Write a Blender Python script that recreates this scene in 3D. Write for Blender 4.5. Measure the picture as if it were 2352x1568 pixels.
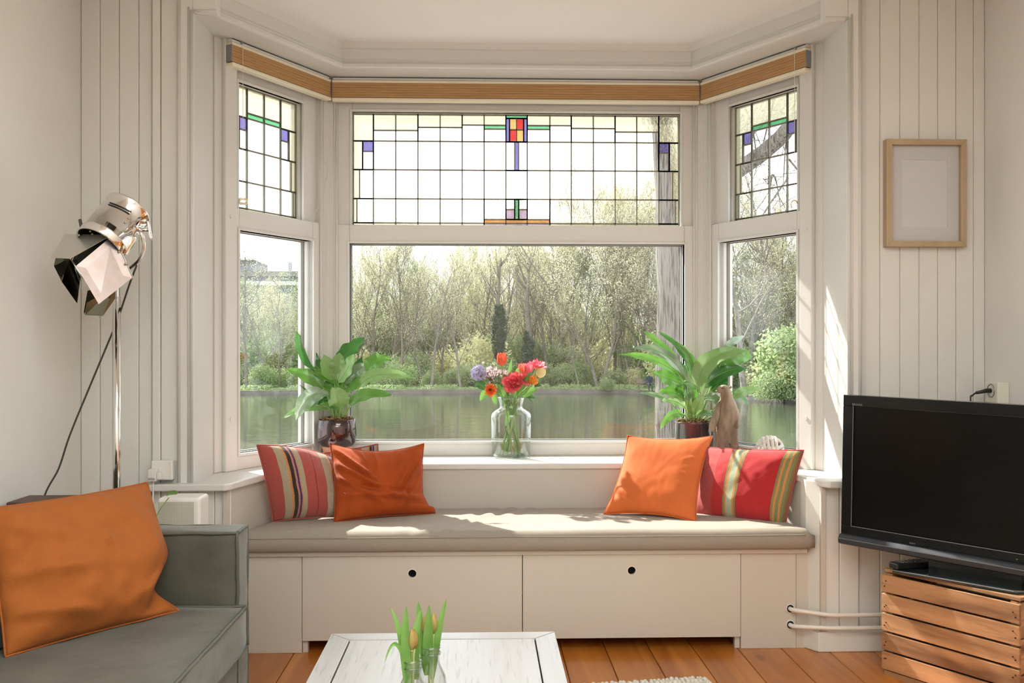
import bpy, bmesh, math, random
from math import sin, cos, pi, radians, sqrt
from mathutils import Vector, Matrix, noise
V = Vector
for _o in list(bpy.data.objects):
    bpy.data.objects.remove(_o)
S = bpy.context.scene
COL = S.collection

# ---------------------------------------------------------------- camera, sky, sun, added fill light, exposure
F, CX, HY, EYE, YAW = 2190.0, 1176.0, 800.0, 1.15, radians(1.8)
cam_d = bpy.data.cameras.new('camera')
cam_d.sensor_width = 36.0
cam_d.lens = F / 2352 * 36
cam_d.shift_y = 16 / 2352
cam_d.clip_start = 0.05
cam_d.clip_end = 1500
cam = bpy.data.objects.new('camera', cam_d)
cam.location = (0, 0, EYE)
cam.rotation_euler = (radians(90), 0, -YAW)
COL.objects.link(cam)
S.camera = cam

W = bpy.data.worlds.new('sky')
S.world = W
W.use_nodes = True
bg = W.node_tree.nodes['Background']
bg.inputs['Color'].default_value = (0.94, 0.97, 1.0, 1)
bg.inputs['Strength'].default_value = 3.0

SUN_DIR = V((-0.80, 1.0, 1.10)).normalized()          # towards the sun
sd = bpy.data.lights.new('sun', 'SUN')
sd.energy = 14.0
sd.angle = radians(0.8)
sd.color = (1.0, 0.955, 0.89)
so = bpy.data.objects.new('sun', sd)
so.rotation_euler = SUN_DIR.to_track_quat('Z', 'Y').to_euler()
so.location = (-20, 25, 30)
COL.objects.link(so)


def area(name, loc, target, sx, sy, energy, color):
    d = bpy.data.lights.new(name, 'AREA')
    d.shape = 'RECTANGLE'
    d.size, d.size_y = sx, sy
    d.energy = energy
    d.color = color
    o = bpy.data.objects.new(name, d)
    o.location = loc
    o.rotation_euler = (V(loc) - V(target)).to_track_quat('Z', 'Y').to_euler()
    COL.objects.link(o)
    return o


# added fill, unseen above the table, to brighten walls and bench front
area('ceiling_fill', (0.25, 1.15, 2.46), (0.25, 1.15, 0), 1.5, 1.2, 35, (0.95, 1.0, 0.985))
# added fill, unseen behind the camera, bounced off the ceiling
area('bounce_fill', (0.3, -1.3, 1.75), (0.3, -1.42, 3.0), 1.2, 1.2, 148, (0.95, 1.0, 1.0))

S.view_settings.view_transform = 'Standard'
S.view_settings.look = 'None'
S.view_settings.gamma = 1
S.view_settings.use_curve_mapping = False
S.view_settings.exposure = 0.0
S.cycles.max_bounces = 10
S.cycles.transparent_max_bounces = 24
S.cycles.sample_clamp_indirect = 6
S.cycles.caustics_refractive = False
S.cycles.caustics_reflective = False

CA, SA = cos(YAW), sin(YAW)


def ratio(px):
    c = (px - CX) / F
    return (c * CA + SA) / (CA - c * SA)


def at(px, py, Y):
    c = (px - CX) / F
    t = Y / (CA - c * SA)
    return V(((c * CA + SA) * t, Y, EYE + (HY - py) / F * t))


def atz(px, py, z):
    t = (z - EYE) * F / (HY - py)
    c = (px - CX) / F
    return V(((c * CA + SA) * t, (CA - c * SA) * t, z))


def atx(px, py, X):
    return at(px, py, X / ratio(px))


# ---------------------------------------------------------------- materials
MATS = {}


def mat(name, col, rough=0.6, metal=0.0, spec=0.5, var=0.0, vscale=3.0, bump=0.0, bscale=60.0, sheen=0.0,
        stretch=(1, 1, 1), trans=0.0, col2=None, coat=0.0, ior=None, objvar=0.0, bdist=0.01):
    if name in MATS:
        return MATS[name]
    m = bpy.data.materials.new(name)
    m.use_nodes = True
    nt = m.node_tree
    N, L = nt.nodes, nt.links
    b = N['Principled BSDF']
    b.inputs['Base Color'].default_value = (*col, 1)
    b.inputs['Roughness'].default_value = rough
    b.inputs['Metallic'].default_value = metal
    b.inputs['Specular IOR Level'].default_value = spec
    if ior:
        b.inputs['IOR'].default_value = ior
    if sheen:
        b.inputs['Sheen Weight'].default_value = sheen
        b.inputs['Sheen Roughness'].default_value = 0.4
    if coat:
        b.inputs['Coat Weight'].default_value = coat
        b.inputs['Coat Roughness'].default_value = 0.08
    g = N.new('ShaderNodeNewGeometry')
    mp = N.new('ShaderNodeMapping')
    mp.inputs['Scale'].default_value = stretch
    L.new(g.outputs['Position'], mp.inputs['Vector'])
    out = None
    if var or col2:
        n = N.new('ShaderNodeTexNoise')
        n.inputs['Scale'].default_value = vscale
        n.inputs['Detail'].default_value = 4
        L.new(mp.outputs[0], n.inputs['Vector'])
        mr = N.new('ShaderNodeMapRange')
        mr.inputs['From Min'].default_value = 0.35
        mr.inputs['From Max'].default_value = 0.65
        L.new(n.outputs['Fac'], mr.inputs['Value'])
        mx = N.new('ShaderNodeMix')
        mx.data_type = 'RGBA'
        L.new(mr.outputs[0], mx.inputs[0])
        mx.inputs[6].default_value = (*col, 1)
        c2 = col2 if col2 else tuple(max(0, c * (1 - var)) for c in col)
        mx.inputs[7].default_value = (*c2, 1)
        out = mx.outputs[2]
    if objvar:
        oi = N.new('ShaderNodeObjectInfo')
        mr2 = N.new('ShaderNodeMapRange')
        mr2.inputs['To Min'].default_value = 1 - objvar
        mr2.inputs['To Max'].default_value = 1 + objvar
        L.new(oi.outputs['Random'], mr2.inputs['Value'])
        hs = N.new('ShaderNodeHueSaturation')
        L.new(mr2.outputs[0], hs.inputs['Value'])
        if out:
            L.new(out, hs.inputs['Color'])
        else:
            hs.inputs['Color'].default_value = (*col, 1)
        out = hs.outputs[0]
    if out:
        L.new(out, b.inputs['Base Color'])
    if bump:
        n2 = N.new('ShaderNodeTexNoise')
        n2.inputs['Scale'].default_value = bscale
        n2.inputs['Detail'].default_value = 3
        L.new(mp.outputs[0], n2.inputs['Vector'])
        bp = N.new('ShaderNodeBump')
        bp.inputs['Strength'].default_value = bump
        bp.inputs['Distance'].default_value = bdist
        L.new(n2.outputs['Fac'], bp.inputs['Height'])
        L.new(bp.outputs[0], b.inputs['Normal'])
    if trans:
        t = N.new('ShaderNodeBsdfTranslucent')
        if out:
            L.new(out, t.inputs['Color'])
        else:
            t.inputs['Color'].default_value = (*col, 1)
        ms = N.new('ShaderNodeMixShader')
        ms.inputs[0].default_value = trans
        L.new(b.outputs[0], ms.inputs[1])
        L.new(t.outputs[0], ms.inputs[2])
        L.new(ms.outputs[0], N['Material Output'].inputs['Surface'])
    MATS[name] = m
    return m


def pane_mat(name, col, hammered=0.0, alpha_gloss=1.0, white=0.0):
    """thin window glass: passes light straight through, mirrors by Fresnel, hammered glass also bends it a little"""
    if name in MATS:
        return MATS[name]
    m = bpy.data.materials.new(name)
    m.use_nodes = True
    nt = m.node_tree
    N, L = nt.nodes, nt.links
    for n in list(N):
        if n.type != 'OUTPUT_MATERIAL':
            N.remove(n)
    out = [n for n in N if n.type == 'OUTPUT_MATERIAL'][0]
    tr = N.new('ShaderNodeBsdfTransparent')
    tr.inputs[0].default_value = (*col, 1)
    gl = N.new('ShaderNodeBsdfGlossy')
    gl.inputs['Roughness'].default_value = 0.03
    lw = N.new('ShaderNodeLayerWeight')
    lw.inputs['Blend'].default_value = 0.5
    pw = N.new('ShaderNodeMath')
    pw.operation = 'POWER'
    pw.inputs[1].default_value = 5
    L.new(lw.outputs['Facing'], pw.inputs[0])
    fr = N.new('ShaderNodeMath')
    fr.operation = 'MULTIPLY_ADD'
    fr.inputs[1].default_value = 0.96
    fr.inputs[2].default_value = 0.04
    L.new(pw.outputs[0], fr.inputs[0])
    base = tr.outputs[0]
    if hammered:
        g = N.new('ShaderNodeNewGeometry')
        vo = N.new('ShaderNodeTexNoise')
        vo.inputs['Scale'].default_value = 55
        vo.inputs['Detail'].default_value = 2
        L.new(g.outputs['Position'], vo.inputs['Vector'])
        bp = N.new('ShaderNodeBump')
        bp.inputs['Strength'].default_value = hammered
        bp.inputs['Distance'].default_value = 0.02
        L.new(vo.outputs['Fac'], bp.inputs['Height'])
        rf = N.new('ShaderNodeBsdfRefraction')
        rf.inputs['IOR'].default_value = 1.04
        rf.inputs['Roughness'].default_value = 0.02
        rf.inputs['Color'].default_value = (*col, 1)
        L.new(bp.outputs[0], rf.inputs['Normal'])
        L.new(bp.outputs[0], gl.inputs['Normal'])
        tl = N.new('ShaderNodeBsdfTranslucent')
        tl.inputs['Color'].default_value = (*col, 1)
        m1 = N.new('ShaderNodeMixShader')
        m1.inputs[0].default_value = 0.55
        L.new(tr.outputs[0], m1.inputs[1])
        L.new(rf.outputs[0], m1.inputs[2])
        m2 = N.new('ShaderNodeMixShader')
        m2.inputs[0].default_value = 0.12
        L.new(m1.outputs[0], m2.inputs[1])
        L.new(tl.outputs[0], m2.inputs[2])
        base = m2.outputs[0]
    mx = N.new('ShaderNodeMixShader')
    mm = N.new('ShaderNodeMath')
    mm.operation = 'MULTIPLY'
    mm.inputs[1].default_value = alpha_gloss
    L.new(fr.outputs[0], mm.inputs[0])
    L.new(mm.outputs[0], mx.inputs[0])
    L.new(base, mx.inputs[1])
    L.new(gl.outputs[0], mx.inputs[2])
    L.new(mx.outputs[0], out.inputs['Surface'])
    MATS[name] = m
    return m


def wood_mat(name, c1, c2, axis='Y', rough=0.4, gscale=14.0, stretch=0.06, knots=True, coat=0.0, bump=0.15, objvar=0.12, fine=0.0):
    """grain runs along one world axis; every piece gets its own offset and tone"""
    m = bpy.data.materials.new(name)
    m.use_nodes = True
    nt = m.node_tree
    N, L = nt.nodes, nt.links
    b = N['Principled BSDF']
    b.inputs['Roughness'].default_value = rough
    if coat:
        b.inputs['Coat Weight'].default_value = coat
        b.inputs['Coat Roughness'].default_value = 0.15
    g = N.new('ShaderNodeNewGeometry')
    oi = N.new('ShaderNodeObjectInfo')
    sc = N.new('ShaderNodeVectorMath')
    sc.operation = 'SCALE'
    sc.inputs[0].default_value = (13.1, 7.7, 5.3)
    L.new(oi.outputs['Random'], sc.inputs['Scale'])
    ad = N.new('ShaderNodeVectorMath')
    ad.operation = 'ADD'
    L.new(g.outputs['Position'], ad.inputs[0])
    L.new(sc.outputs[0], ad.inputs[1])
    mp = N.new('ShaderNodeMapping')
    st = {'X': (stretch, 1, 1), 'Y': (1, stretch, 1), 'Z': (1, 1, stretch), 'H': (stretch, stretch, 1)}[axis]
    mp.inputs['Scale'].default_value = st
    L.new(ad.outputs[0], mp.inputs['Vector'])
    n = N.new('ShaderNodeTexNoise')
    n.inputs['Scale'].default_value = gscale
    n.inputs['Detail'].default_value = 5
    n.inputs['Distortion'].default_value = 1.2
    L.new(mp.outputs[0], n.inputs['Vector'])
    cr = N.new('ShaderNodeValToRGB')
    cr.color_ramp.elements[0].position = 0.36
    cr.color_ramp.elements[0].color = (*c2, 1)
    cr.color_ramp.elements[1].position = 0.62
    cr.color_ramp.elements[1].color = (*c1, 1)
    L.new(n.outputs['Fac'], cr.inputs[0])
    out = cr.outputs[0]
    if fine:
        n3 = N.new('ShaderNodeTexNoise')
        n3.inputs['Scale'].default_value = gscale * 7
        n3.inputs['Detail'].default_value = 2
        L.new(mp.outputs[0], n3.inputs['Vector'])
        cr3 = N.new('ShaderNodeValToRGB')
        cr3.color_ramp.elements[0].position = 0.30
        cr3.color_ramp.elements[0].color = (1 - fine, 1 - fine, 1 - fine, 1)
        cr3.color_ramp.elements[1].position = 0.42
        cr3.color_ramp.elements[1].color = (1, 1, 1, 1)
        L.new(n3.outputs['Fac'], cr3.inputs[0])
        mu = N.new('ShaderNodeMix')
        mu.data_type = 'RGBA'
        mu.blend_type = 'MULTIPLY'
        mu.inputs[0].default_value = 1
        L.new(out, mu.inputs[6])
        L.new(cr3.outputs[0], mu.inputs[7])
        out = mu.outputs[2]
    if knots:
        mk = N.new('ShaderNodeMapping')
        mk.inputs['Scale'].default_value = tuple(0.45 if q < 1 else 1 for q in st)
        L.new(ad.outputs[0], mk.inputs['Vector'])
        vo = N.new('ShaderNodeTexVoronoi')
        vo.inputs['Scale'].default_value = 4.5
        L.new(mk.outputs[0], vo.inputs['Vector'])
        ck = N.new('ShaderNodeValToRGB')
        ck.color_ramp.elements[0].position = 0.05
        ck.color_ramp.elements[0].color = (0.42, 0.36, 0.3, 1)
        ck.color_ramp.elements[1].position = 0.11
        ck.color_ramp.elements[1].color = (1, 1, 1, 1)
        L.new(vo.outputs['Distance'], ck.inputs[0])
        mu = N.new('ShaderNodeMix')
        mu.data_type = 'RGBA'
        mu.blend_type = 'MULTIPLY'
        mu.inputs[0].default_value = 0.8
        L.new(out, mu.inputs[6])
        L.new(ck.outputs[0], mu.inputs[7])
        out = mu.outputs[2]
    mr2 = N.new('ShaderNodeMapRange')
    mr2.inputs['To Min'].default_value = 1 - objvar
    mr2.inputs['To Max'].default_value = 1 + objvar
    L.new(oi.outputs['Random'], mr2.inputs['Value'])
    hs = N.new('ShaderNodeHueSaturation')
    L.new(mr2.outputs[0], hs.inputs['Value'])
    L.new(out, hs.inputs['Color'])
    L.new(hs.outputs[0], b.inputs['Base Color'])
    bp = N.new('ShaderNodeBump')
    bp.inputs['Strength'].default_value = bump
    bp.inputs['Distance'].default_value = 0.004
    L.new(n.outputs['Fac'], bp.inputs['Height'])
    L.new(bp.outputs[0], b.inputs['Normal'])
    MATS[name] = m
    return m


def stripe_mat(name, stops, weave=220.0):
    """woven wool with stripes across the U direction of the cushion"""
    m = bpy.data.materials.new(name)
    m.use_nodes = True
    nt = m.node_tree
    N, L = nt.nodes, nt.links
    b = N['Principled BSDF']
    b.inputs['Roughness'].default_value = 0.9
    b.inputs['Specular IOR Level'].default_value = 0.15
    b.inputs['Sheen Weight'].default_value = 0.3
    uv = N.new('ShaderNodeUVMap')
    sep = N.new('ShaderNodeSeparateXYZ')
    L.new(uv.outputs[0], sep.inputs[0])
    n0 = N.new('ShaderNodeTexNoise')
    n0.inputs['Scale'].default_value = 90
    L.new(uv.outputs[0], n0.inputs['Vector'])
    ma = N.new('ShaderNodeMath')
    ma.operation = 'MULTIPLY_ADD'
    ma.inputs[1].default_value = 0.012
    L.new(n0.outputs['Fac'], ma.inputs[0])
    L.new(sep.outputs[0], ma.inputs[2])
    cr = N.new('ShaderNodeValToRGB')
    cr.color_ramp.interpolation = 'CONSTANT'
    e = cr.color_ramp.elements
    for i, (p, c) in enumerate(stops):
        if i < 2:
            el = e[i]
            el.position = p
        else:
            el = e.new(p)
        el.color = (*c, 1)
    L.new(ma.outputs[0], cr.inputs[0])
    wv = N.new('ShaderNodeTexNoise')
    mp = N.new('ShaderNodeMapping')
    mp.inputs['Scale'].default_value = (weave * 0.5, weave * 1.3, 1)
    L.new(uv.outputs[0], mp.inputs['Vector'])
    L.new(mp.outputs[0], wv.inputs['Vector'])
    wv.inputs['Scale'].default_value = 1.0
    wv.inputs['Detail'].default_value = 1
    hs = N.new('ShaderNodeHueSaturation')
    mr = N.new('ShaderNodeMapRange')
    mr.inputs['From Min'].default_value = 0.3
    mr.inputs['From Max'].default_value = 0.7
    mr.inputs['To Min'].default_value = 0.72
    mr.inputs['To Max'].default_value = 1.25
    L.new(wv.outputs['Fac'], mr.inputs['Value'])
    L.new(mr.outputs[0], hs.inputs['Value'])
    L.new(cr.outputs[0], hs.inputs['Color'])
    L.new(hs.outputs[0], b.inputs['Base Color'])
    bp = N.new('ShaderNodeBump')
    bp.inputs['Strength'].default_value = 0.5
    bp.inputs['Distance'].default_value = 0.003
    L.new(wv.outputs['Fac'], bp.inputs['Height'])
    L.new(bp.outputs[0], b.inputs['Normal'])
    MATS[name] = m
    return m


# ---------------------------------------------------------------- mesh builder and object helpers
class MB:
    def __init__(s):
        s.v, s.f, s.uv, s.mi = [], [], [], []

    def add(s, vs, fs, uvs=None):
        o = len(s.v)
        s.v += [tuple(x) for x in vs]
        s.f += [tuple(i + o for i in f) for f in fs]
        if uvs is not None:
            s.uv += list(uvs)
        return s

    def hexa(s, p):
        return s.add(p, [(0, 3, 2, 1), (4, 5, 6, 7), (0, 1, 5, 4), (1, 2, 6, 5), (2, 3, 7, 6), (3, 0, 4, 7)])

    def box(s, x0, x1, y0, y1, z0, z1):
        return s.hexa([(x0, y0, z0), (x1, y0, z0), (x1, y1, z0), (x0, y1, z0), (x0, y0, z1), (x1, y0, z1), (x1, y1, z1), (x0, y1, z1)])

    def obox(s, c, size, R=None):
        c = V(c)
        h = V(size) / 2
        R = R or Matrix.Identity(3)
        p = [c + R @ V((sx * h.x, sy * h.y, sz * h.z)) for sz in (-1, 1) for sx, sy in ((-1, -1), (1, -1), (1, 1), (-1, 1))]
        return s.hexa(p)

    def prism(s, poly, z0, z1):
        n = len(poly)
        vs = [(x, y, z0) for x, y in poly] + [(x, y, z1) for x, y in poly]
        fs = [tuple(range(n))[::-1], tuple(range(n, 2 * n))] + [(i, (i + 1) % n, n + (i + 1) % n, n + i) for i in range(n)]
        return s.add(vs, fs)

    def sweep(s, polyA, polyB):
        n = len(polyA)
        fs = [tuple(range(n))[::-1], tuple(range(n, 2 * n))] + [(i, (i + 1) % n, n + (i + 1) % n, n + i) for i in range(n)]
        return s.add(list(polyA) + list(polyB), fs)

    def tube(s, pts, r, n=8, closed=False, caps=True):
        pts = [V(p) for p in pts]
        m = len(pts)
        rs = r if isinstance(r, (list, tuple)) else [r] * m
        prev = None
        vs = []
        for i, p in enumerate(pts):
            if closed:
                t = (pts[(i + 1) % m] - pts[i - 1])
            else:
                t = pts[min(i + 1, m - 1)] - pts[max(i - 1, 0)]
            t = t.normalized() if t.length > 1e-9 else V((0, 0, 1))
            if prev is None:
                a = V((0, 0, 1)) if abs(t.z) < 0.9 else V((1, 0, 0))
                u = t.cross(a).normalized()
            else:
                u = (prev - t * prev.dot(t))
                u = u.normalized() if u.length > 1e-6 else t.orthogonal().normalized()
            prev = u
            w = t.cross(u)
            for k in range(n):
                a = 2 * pi * k / n
                vs.append(p + (u * cos(a) + w * sin(a)) * rs[i])
        fs = []
        for i in range(m if closed else m - 1):
            j = (i + 1) % m
            for k in range(n):
                k2 = (k + 1) % n
                fs.append((i * n + k, i * n + k2, j * n + k2, j * n + k))
        if caps and not closed:
            fs.append(tuple(range(n))[::-1])
            fs.append(tuple(range((m - 1) * n, m * n)))
        return s.add(vs, fs)

    def lathe(s, prof, n=24, o=(0, 0, 0), R=None, capb=True, capt=False, mod=None):
        o = V(o)
        R = R or Matrix.Identity(3)
        vs = []
        for r, z in prof:
            for k in range(n):
                a = 2 * pi * k / n
                rr = r * (mod(k, n, z) if mod else 1)
                vs.append(o + R @ V((rr * cos(a), rr * sin(a), z)))
        fs = []
        m = len(prof)
        for i in range(m - 1):
            for k in range(n):
                k2 = (k + 1) % n
                fs.append((i * n + k, i * n + k2, (i + 1) * n + k2, (i + 1) * n + k))
        if capb:
            fs.append(tuple(range(n))[::-1])
        if capt:
            fs.append(tuple(range((m - 1) * n, m * n)))
        return s.add(vs, fs)

    def disc(s, c, r, normal, n=16, t=0.002):
        R = V(normal).to_track_quat('Z', 'Y').to_matrix()
        return s.lathe([(r, -t / 2), (r, t / 2)], n, c, R, True, True)

    def build(s, name, m, parent=None, smooth=False, bevel=0.0, seg=2, subsurf=0, fix=True, loc=None):
        me = bpy.data.meshes.new(name)
        if parent is not None:
            L = parent_world(parent)
        elif loc is not None:
            L = V(loc)
        else:
            xs = [v[0] for v in s.v]
            ys = [v[1] for v in s.v]
            zs = [v[2] for v in s.v]
            L = V(((min(xs) + max(xs)) / 2, (min(ys) + max(ys)) / 2, min(zs)))
        me.from_pydata([(v[0] - L.x, v[1] - L.y, v[2] - L.z) for v in s.v], [], s.f)
        if s.uv:
            l = me.uv_layers.new(name='UVMap')
            for lp in me.loops:
                l.data[lp.index].uv = s.uv[lp.vertex_index]
        if fix:
            bm = bmesh.new()
            bm.from_mesh(me)
            bmesh.ops.recalc_face_normals(bm, faces=bm.faces)
            bm.to_mesh(me)
            bm.free()
        if smooth:
            me.polygons.foreach_set('use_smooth', [True] * len(me.polygons))
        me.materials.append(m)
        me.update()
        o = bpy.data.objects.new(name, me)
        COL.objects.link(o)
        if parent is not None:
            o.parent = parent
        else:
            o.location = L
        if bevel:
            b = o.modifiers.new('bevel', 'BEVEL')
            b.width = bevel
            b.segments = seg
            b.limit_method = 'ANGLE'
            b.angle_limit = radians(40)
        if subsurf:
            b = o.modifiers.new('sub', 'SUBSURF')
            b.levels = b.render_levels = subsurf
        return o


def parent_world(p):
    L = V((0, 0, 0))
    while p is not None:
        L = L + p.location
        p = p.parent
    return L


def tag(o, label=None, cat=None, group=None, kind=None):
    if label:
        o['label'] = label
    if cat:
        o['category'] = cat
    if group:
        o['group'] = group
    if kind:
        o['kind'] = kind
    return o


def thing(name, label, cat, loc, group=None, kind=None):
    o = bpy.data.objects.new(name, None)
    o.empty_display_size = 0.1
    o.location = loc
    COL.objects.link(o)
    return tag(o, label, cat, group, kind)


def struct(name, label, cat=None, loc=(0, 0, 0)):
    return thing(name, label, cat or name.split('_')[0], loc, kind='structure')


_unit = {}


def piece(name, parent, m, c, size, R=None):
    """a box-shaped piece (board, pane, plank) that shares one mesh with its like"""
    key = (name, m.name)
    if key not in _unit:
        me = bpy.data.meshes.new(name)
        b = MB().box(-.5, .5, -.5, .5, -.5, .5)
        me.from_pydata(b.v, [], b.f)
        me.materials.append(m)
        _unit[key] = me
    o = bpy.data.objects.new(name, _unit[key])
    COL.objects.link(o)
    o.parent = parent
    o.location = V(c) - parent_world(parent)
    if R is not None:
        o.rotation_euler = R.to_euler()
    o.scale = size
    return o


def bez(a, b, c, n):
    a, b, c = V(a), V(b), V(c)
    return [a * (1 - t) ** 2 + b * 2 * t * (1 - t) + c * t * t for t in [i / (n - 1) for i in range(n)]]


def spline(pts, n=6):
    """Catmull-Rom through the points"""
    pts = [V(p) for p in pts]
    out = []
    m = len(pts)
    for i in range(m - 1):
        p0, p1, p2, p3 = pts[max(i - 1, 0)], pts[i], pts[i + 1], pts[min(i + 2, m - 1)]
        for k in range(n):
            t = k / n
            out.append(0.5 * ((2 * p1) + (p2 - p0) * t + (2 * p0 - 5 * p1 + 4 * p2 - p3) * t * t + (3 * p1 - p0 - 3 * p2 + p3) * t ** 3))
    out.append(pts[-1])
    return out


# palette
PAINT = mat('white_paint', (0.785, 0.775, 0.725), 0.42, bump=0.06, bscale=30, var=0.03, vscale=2, stretch=(1, 1, .2))
PAINT2 = mat('window_paint', (0.70, 0.69, 0.655), 0.35, bump=0.05, bscale=40, stretch=(1, 1, .2))
PLASTER = mat('wall_plaster', (0.83, 0.82, 0.775), 0.8, bump=0.08, bscale=90, var=0.02, vscale=1.5)
CEIL = mat('ceiling_paint', (0.82, 0.80, 0.76), 0.75, bump=0.03, bscale=20)
LAMIN = mat('bench_laminate', (0.59, 0.545, 0.475), 0.45, bump=0.02, bscale=60)
BLACK = mat('black_plastic', (0.012, 0.013, 0.013), 0.28)
CHROME = mat('polished_chrome', (0.78, 0.775, 0.76), 0.07, 1.0)
DARK = mat('dark_void', (0.008, 0.008, 0.007), 0.9)
CREAM = mat('cream_plastic', (0.80, 0.76, 0.66), 0.4)
SWITCH = mat('white_plastic', (0.82, 0.80, 0.76), 0.3)
BRASS = mat('brass', (0.75, 0.55, 0.22), 0.22, 1.0)
# ================================================================ THE SETTING
XL, XR, YF, YB, ZC = -1.495, 1.93, 3.60, -3.6, 2.515
BAYX = 0.16
SILL = 0.652

# ---- floor
FLOORM = wood_mat('orange_pine_floor', (0.60, 0.215, 0.032), (0.40, 0.118, 0.015), 'Y', 0.33, 10, 0.07, True, 0.25, 0.08, 0.13)
fl = struct('floor', 'varnished orange pine plank floor running towards the window', 'floor')
MB().box(XL - .1, XR + .1, YB - .1, 4.5, -0.12, -0.02).build('subfloor', DARK, fl)
x = XL - 0.06
k = 0
while x < XR:
    b = MB()
    x1 = min(x + 0.169, XR + .02)
    c = 0.0022
    b.add([(x + .0012, YB, -.02), (x1 - .0012, YB, -.02), (x1 - .0012, YB, -c), (x1 - .0012 - c, YB, 0), (x + .0012 + c, YB, 0), (x + .0012, YB, -c),
           (x + .0012, 4.45, -.02), (x1 - .0012, 4.45, -.02), (x1 - .0012, 4.45, -c), (x1 - .0012 - c, 4.45, 0), (x + .0012 + c, 4.45, 0), (x + .0012, 4.45, -c)],
          [(0, 1, 2, 3, 4, 5), (6, 11, 10, 9, 8, 7)] + [(i, (i + 1) % 6 + 0, 6 + (i + 1) % 6, 6 + i) for i in range(6)])
    b.build('plank', FLOORM, fl)
    x += 0.169

# ---- ceiling
ce = MB()
ce.prism([(XL - .1, YB - .1), (XR + .1, YB - .1), (XR + .1, 3.62), (1.50, 3.62), (1.50, 3.85), (1.12, 4.62), (-.80, 4.62), (-1.18, 3.85), (-1.18, 3.62), (XL - .1, 3.62)], ZC, ZC + 0.1)
tag(ce.build('ceiling', CEIL, loc=(0, 0, ZC)), 'smooth white ceiling reaching into the bay', 'ceiling', kind='structure')

# ---- side and rear walls
tag(MB().box(XL - .12, XL, YB, 3.72, 0, ZC).build('wall_left', PLASTER), 'plain off-white plaster wall behind the floor lamp and sofa', 'wall', kind='structure')
tag(MB().box(XR, XR + .12, YB, 3.72, 0, ZC).build('wall_right', PLASTER), 'plain off-white plaster wall right of the picture frame', 'wall', kind='structure')
tag(MB().box(XL, XR, YB - .12, YB, 0, ZC).build('wall_rear', PLASTER), 'plain plaster wall closing the room behind the viewer', 'wall', kind='structure')


def vboard(parent, x0, x1, z0, z1, y=YF, t=0.018, name='board', m=PAINT):
    b = MB()
    c = 0.004
    P = [(x0 + .0006, y + t), (x0 + .0006, y + c), (x0 + .0006 + c, y), (x1 - .0006 - c, y), (x1 - .0006, y + c), (x1 - .0006, y + t)]
    b.prism(P, z0, z1)
    return b.build(name, m, parent)


# ---- boarded wall left of the bay
wl = struct('wall_back_left', 'white vertical tongue and groove boarding left of the bay window', 'wall')
MB().box(XL, -1.11, YF + .018, YF + .12, 0, ZC).build('backing', PAINT, wl)
lx = [XL] + [at(p, 800, YF).x for p in (229, 273, 318, 350)]
for a, b_ in zip(lx, lx[1:]):
    vboard(wl, a, b_, 0, ZC)
xp = at(349, 800, 3.585).x
xq = at(408, 800, 3.575).x
vboard(wl, xp, at(368, 800, 3.585).x, 0, ZC, 3.582, 0.036)
vboard(wl, at(368, 800, 3.585).x, xq, 0, ZC, 3.588, 0.03)
# casing left
RX0, RX1 = -1.072, 1.386


def casing(name, xa, xb, sgn, label):
    """architrave: flat face, rounded outer edge and a double bead at the reveal"""
    t = struct(name, label, 'trim')
    x0, x1 = sorted((xa, xb))
    zt = 2.40
    vboard(t, x0, x1, SILL if sgn < 0 else SILL, ZC, 3.572, 0.05, 'casing_board')
    for off, r in ((0.004, .006), (0.016, .004)):
        xx = xb - sgn * off * -1 if False else (xb - off if sgn < 0 else xb + off)
        MB().tube([(xx, 3.572, SILL), (xx, 3.572, zt + off)], r, 8).build('bead', PAINT2, t, True)
    xx = xa + (.006 if sgn < 0 else -.006)
    MB().tube([(xx, 3.574, SILL), (xx, 3.574, ZC)], .007, 8).build('bead', PAINT2, t, True)
    return t


casing('trim_1', xq, RX0, -1, 'moulded white casing on the left edge of the bay opening')
xr2 = at(1978, 800, 3.575).x
casing('trim_2', xr2, RX1, 1, 'moulded white casing on the right edge of the bay opening')
# header strips above the opening, ending at the cornice
for nm, xa, xb, lb in (('trim_3', RX0, RX0 + .085, 'short white header at the top left corner of the bay opening'), ('trim_4', RX1 - .085, RX1, 'short white header at the top right corner of the bay opening')):
    t = struct(nm, lb, 'trim')
    MB().box(xa, xb, 3.572, 3.63, 2.40, ZC).build('header_board', PAINT, t, bevel=.002)
    MB().tube([(xa, 3.572, 2.402), (xb, 3.572, 2.402)], .005, 8).build('bead', PAINT2, t, True)

# ---- boarded wall right of the bay
wq = struct('wall_back_right', 'white vertical tongue and groove boarding right of the bay window', 'wall')
MB().box(1.40, XR, YF + .018, YF + .12, 0, ZC).build('backing', PAINT, wq)
rxs = [xr2] + [at(p, 800, YF).x for p in (2022, 2068, 2112, 2155, 2197, 2237)] + [XR]
for a, b_ in zip(rxs, rxs[1:]):
    vboard(wq, a, b_, 0, ZC)
for xx in [at(p, 800, YF).x for p in (1886, 1932, 1975)]:
    pass
xs2 = [at(p, 800, 3.58).x for p in (1884, 1930, 1975)]
for a, b_ in zip(xs2, xs2[1:]):
    vboard(wq, a, b_, 0, SILL - .01, 3.585, 0.03)
MB().prism([(xs2[0], 3.585), (xs2[0] - .035, 3.64), (xs2[0] - .035, 3.70), (xs2[0], 3.70)], 0, SILL - .01).build('board', PAINT, wq, bevel=.002)

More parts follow.
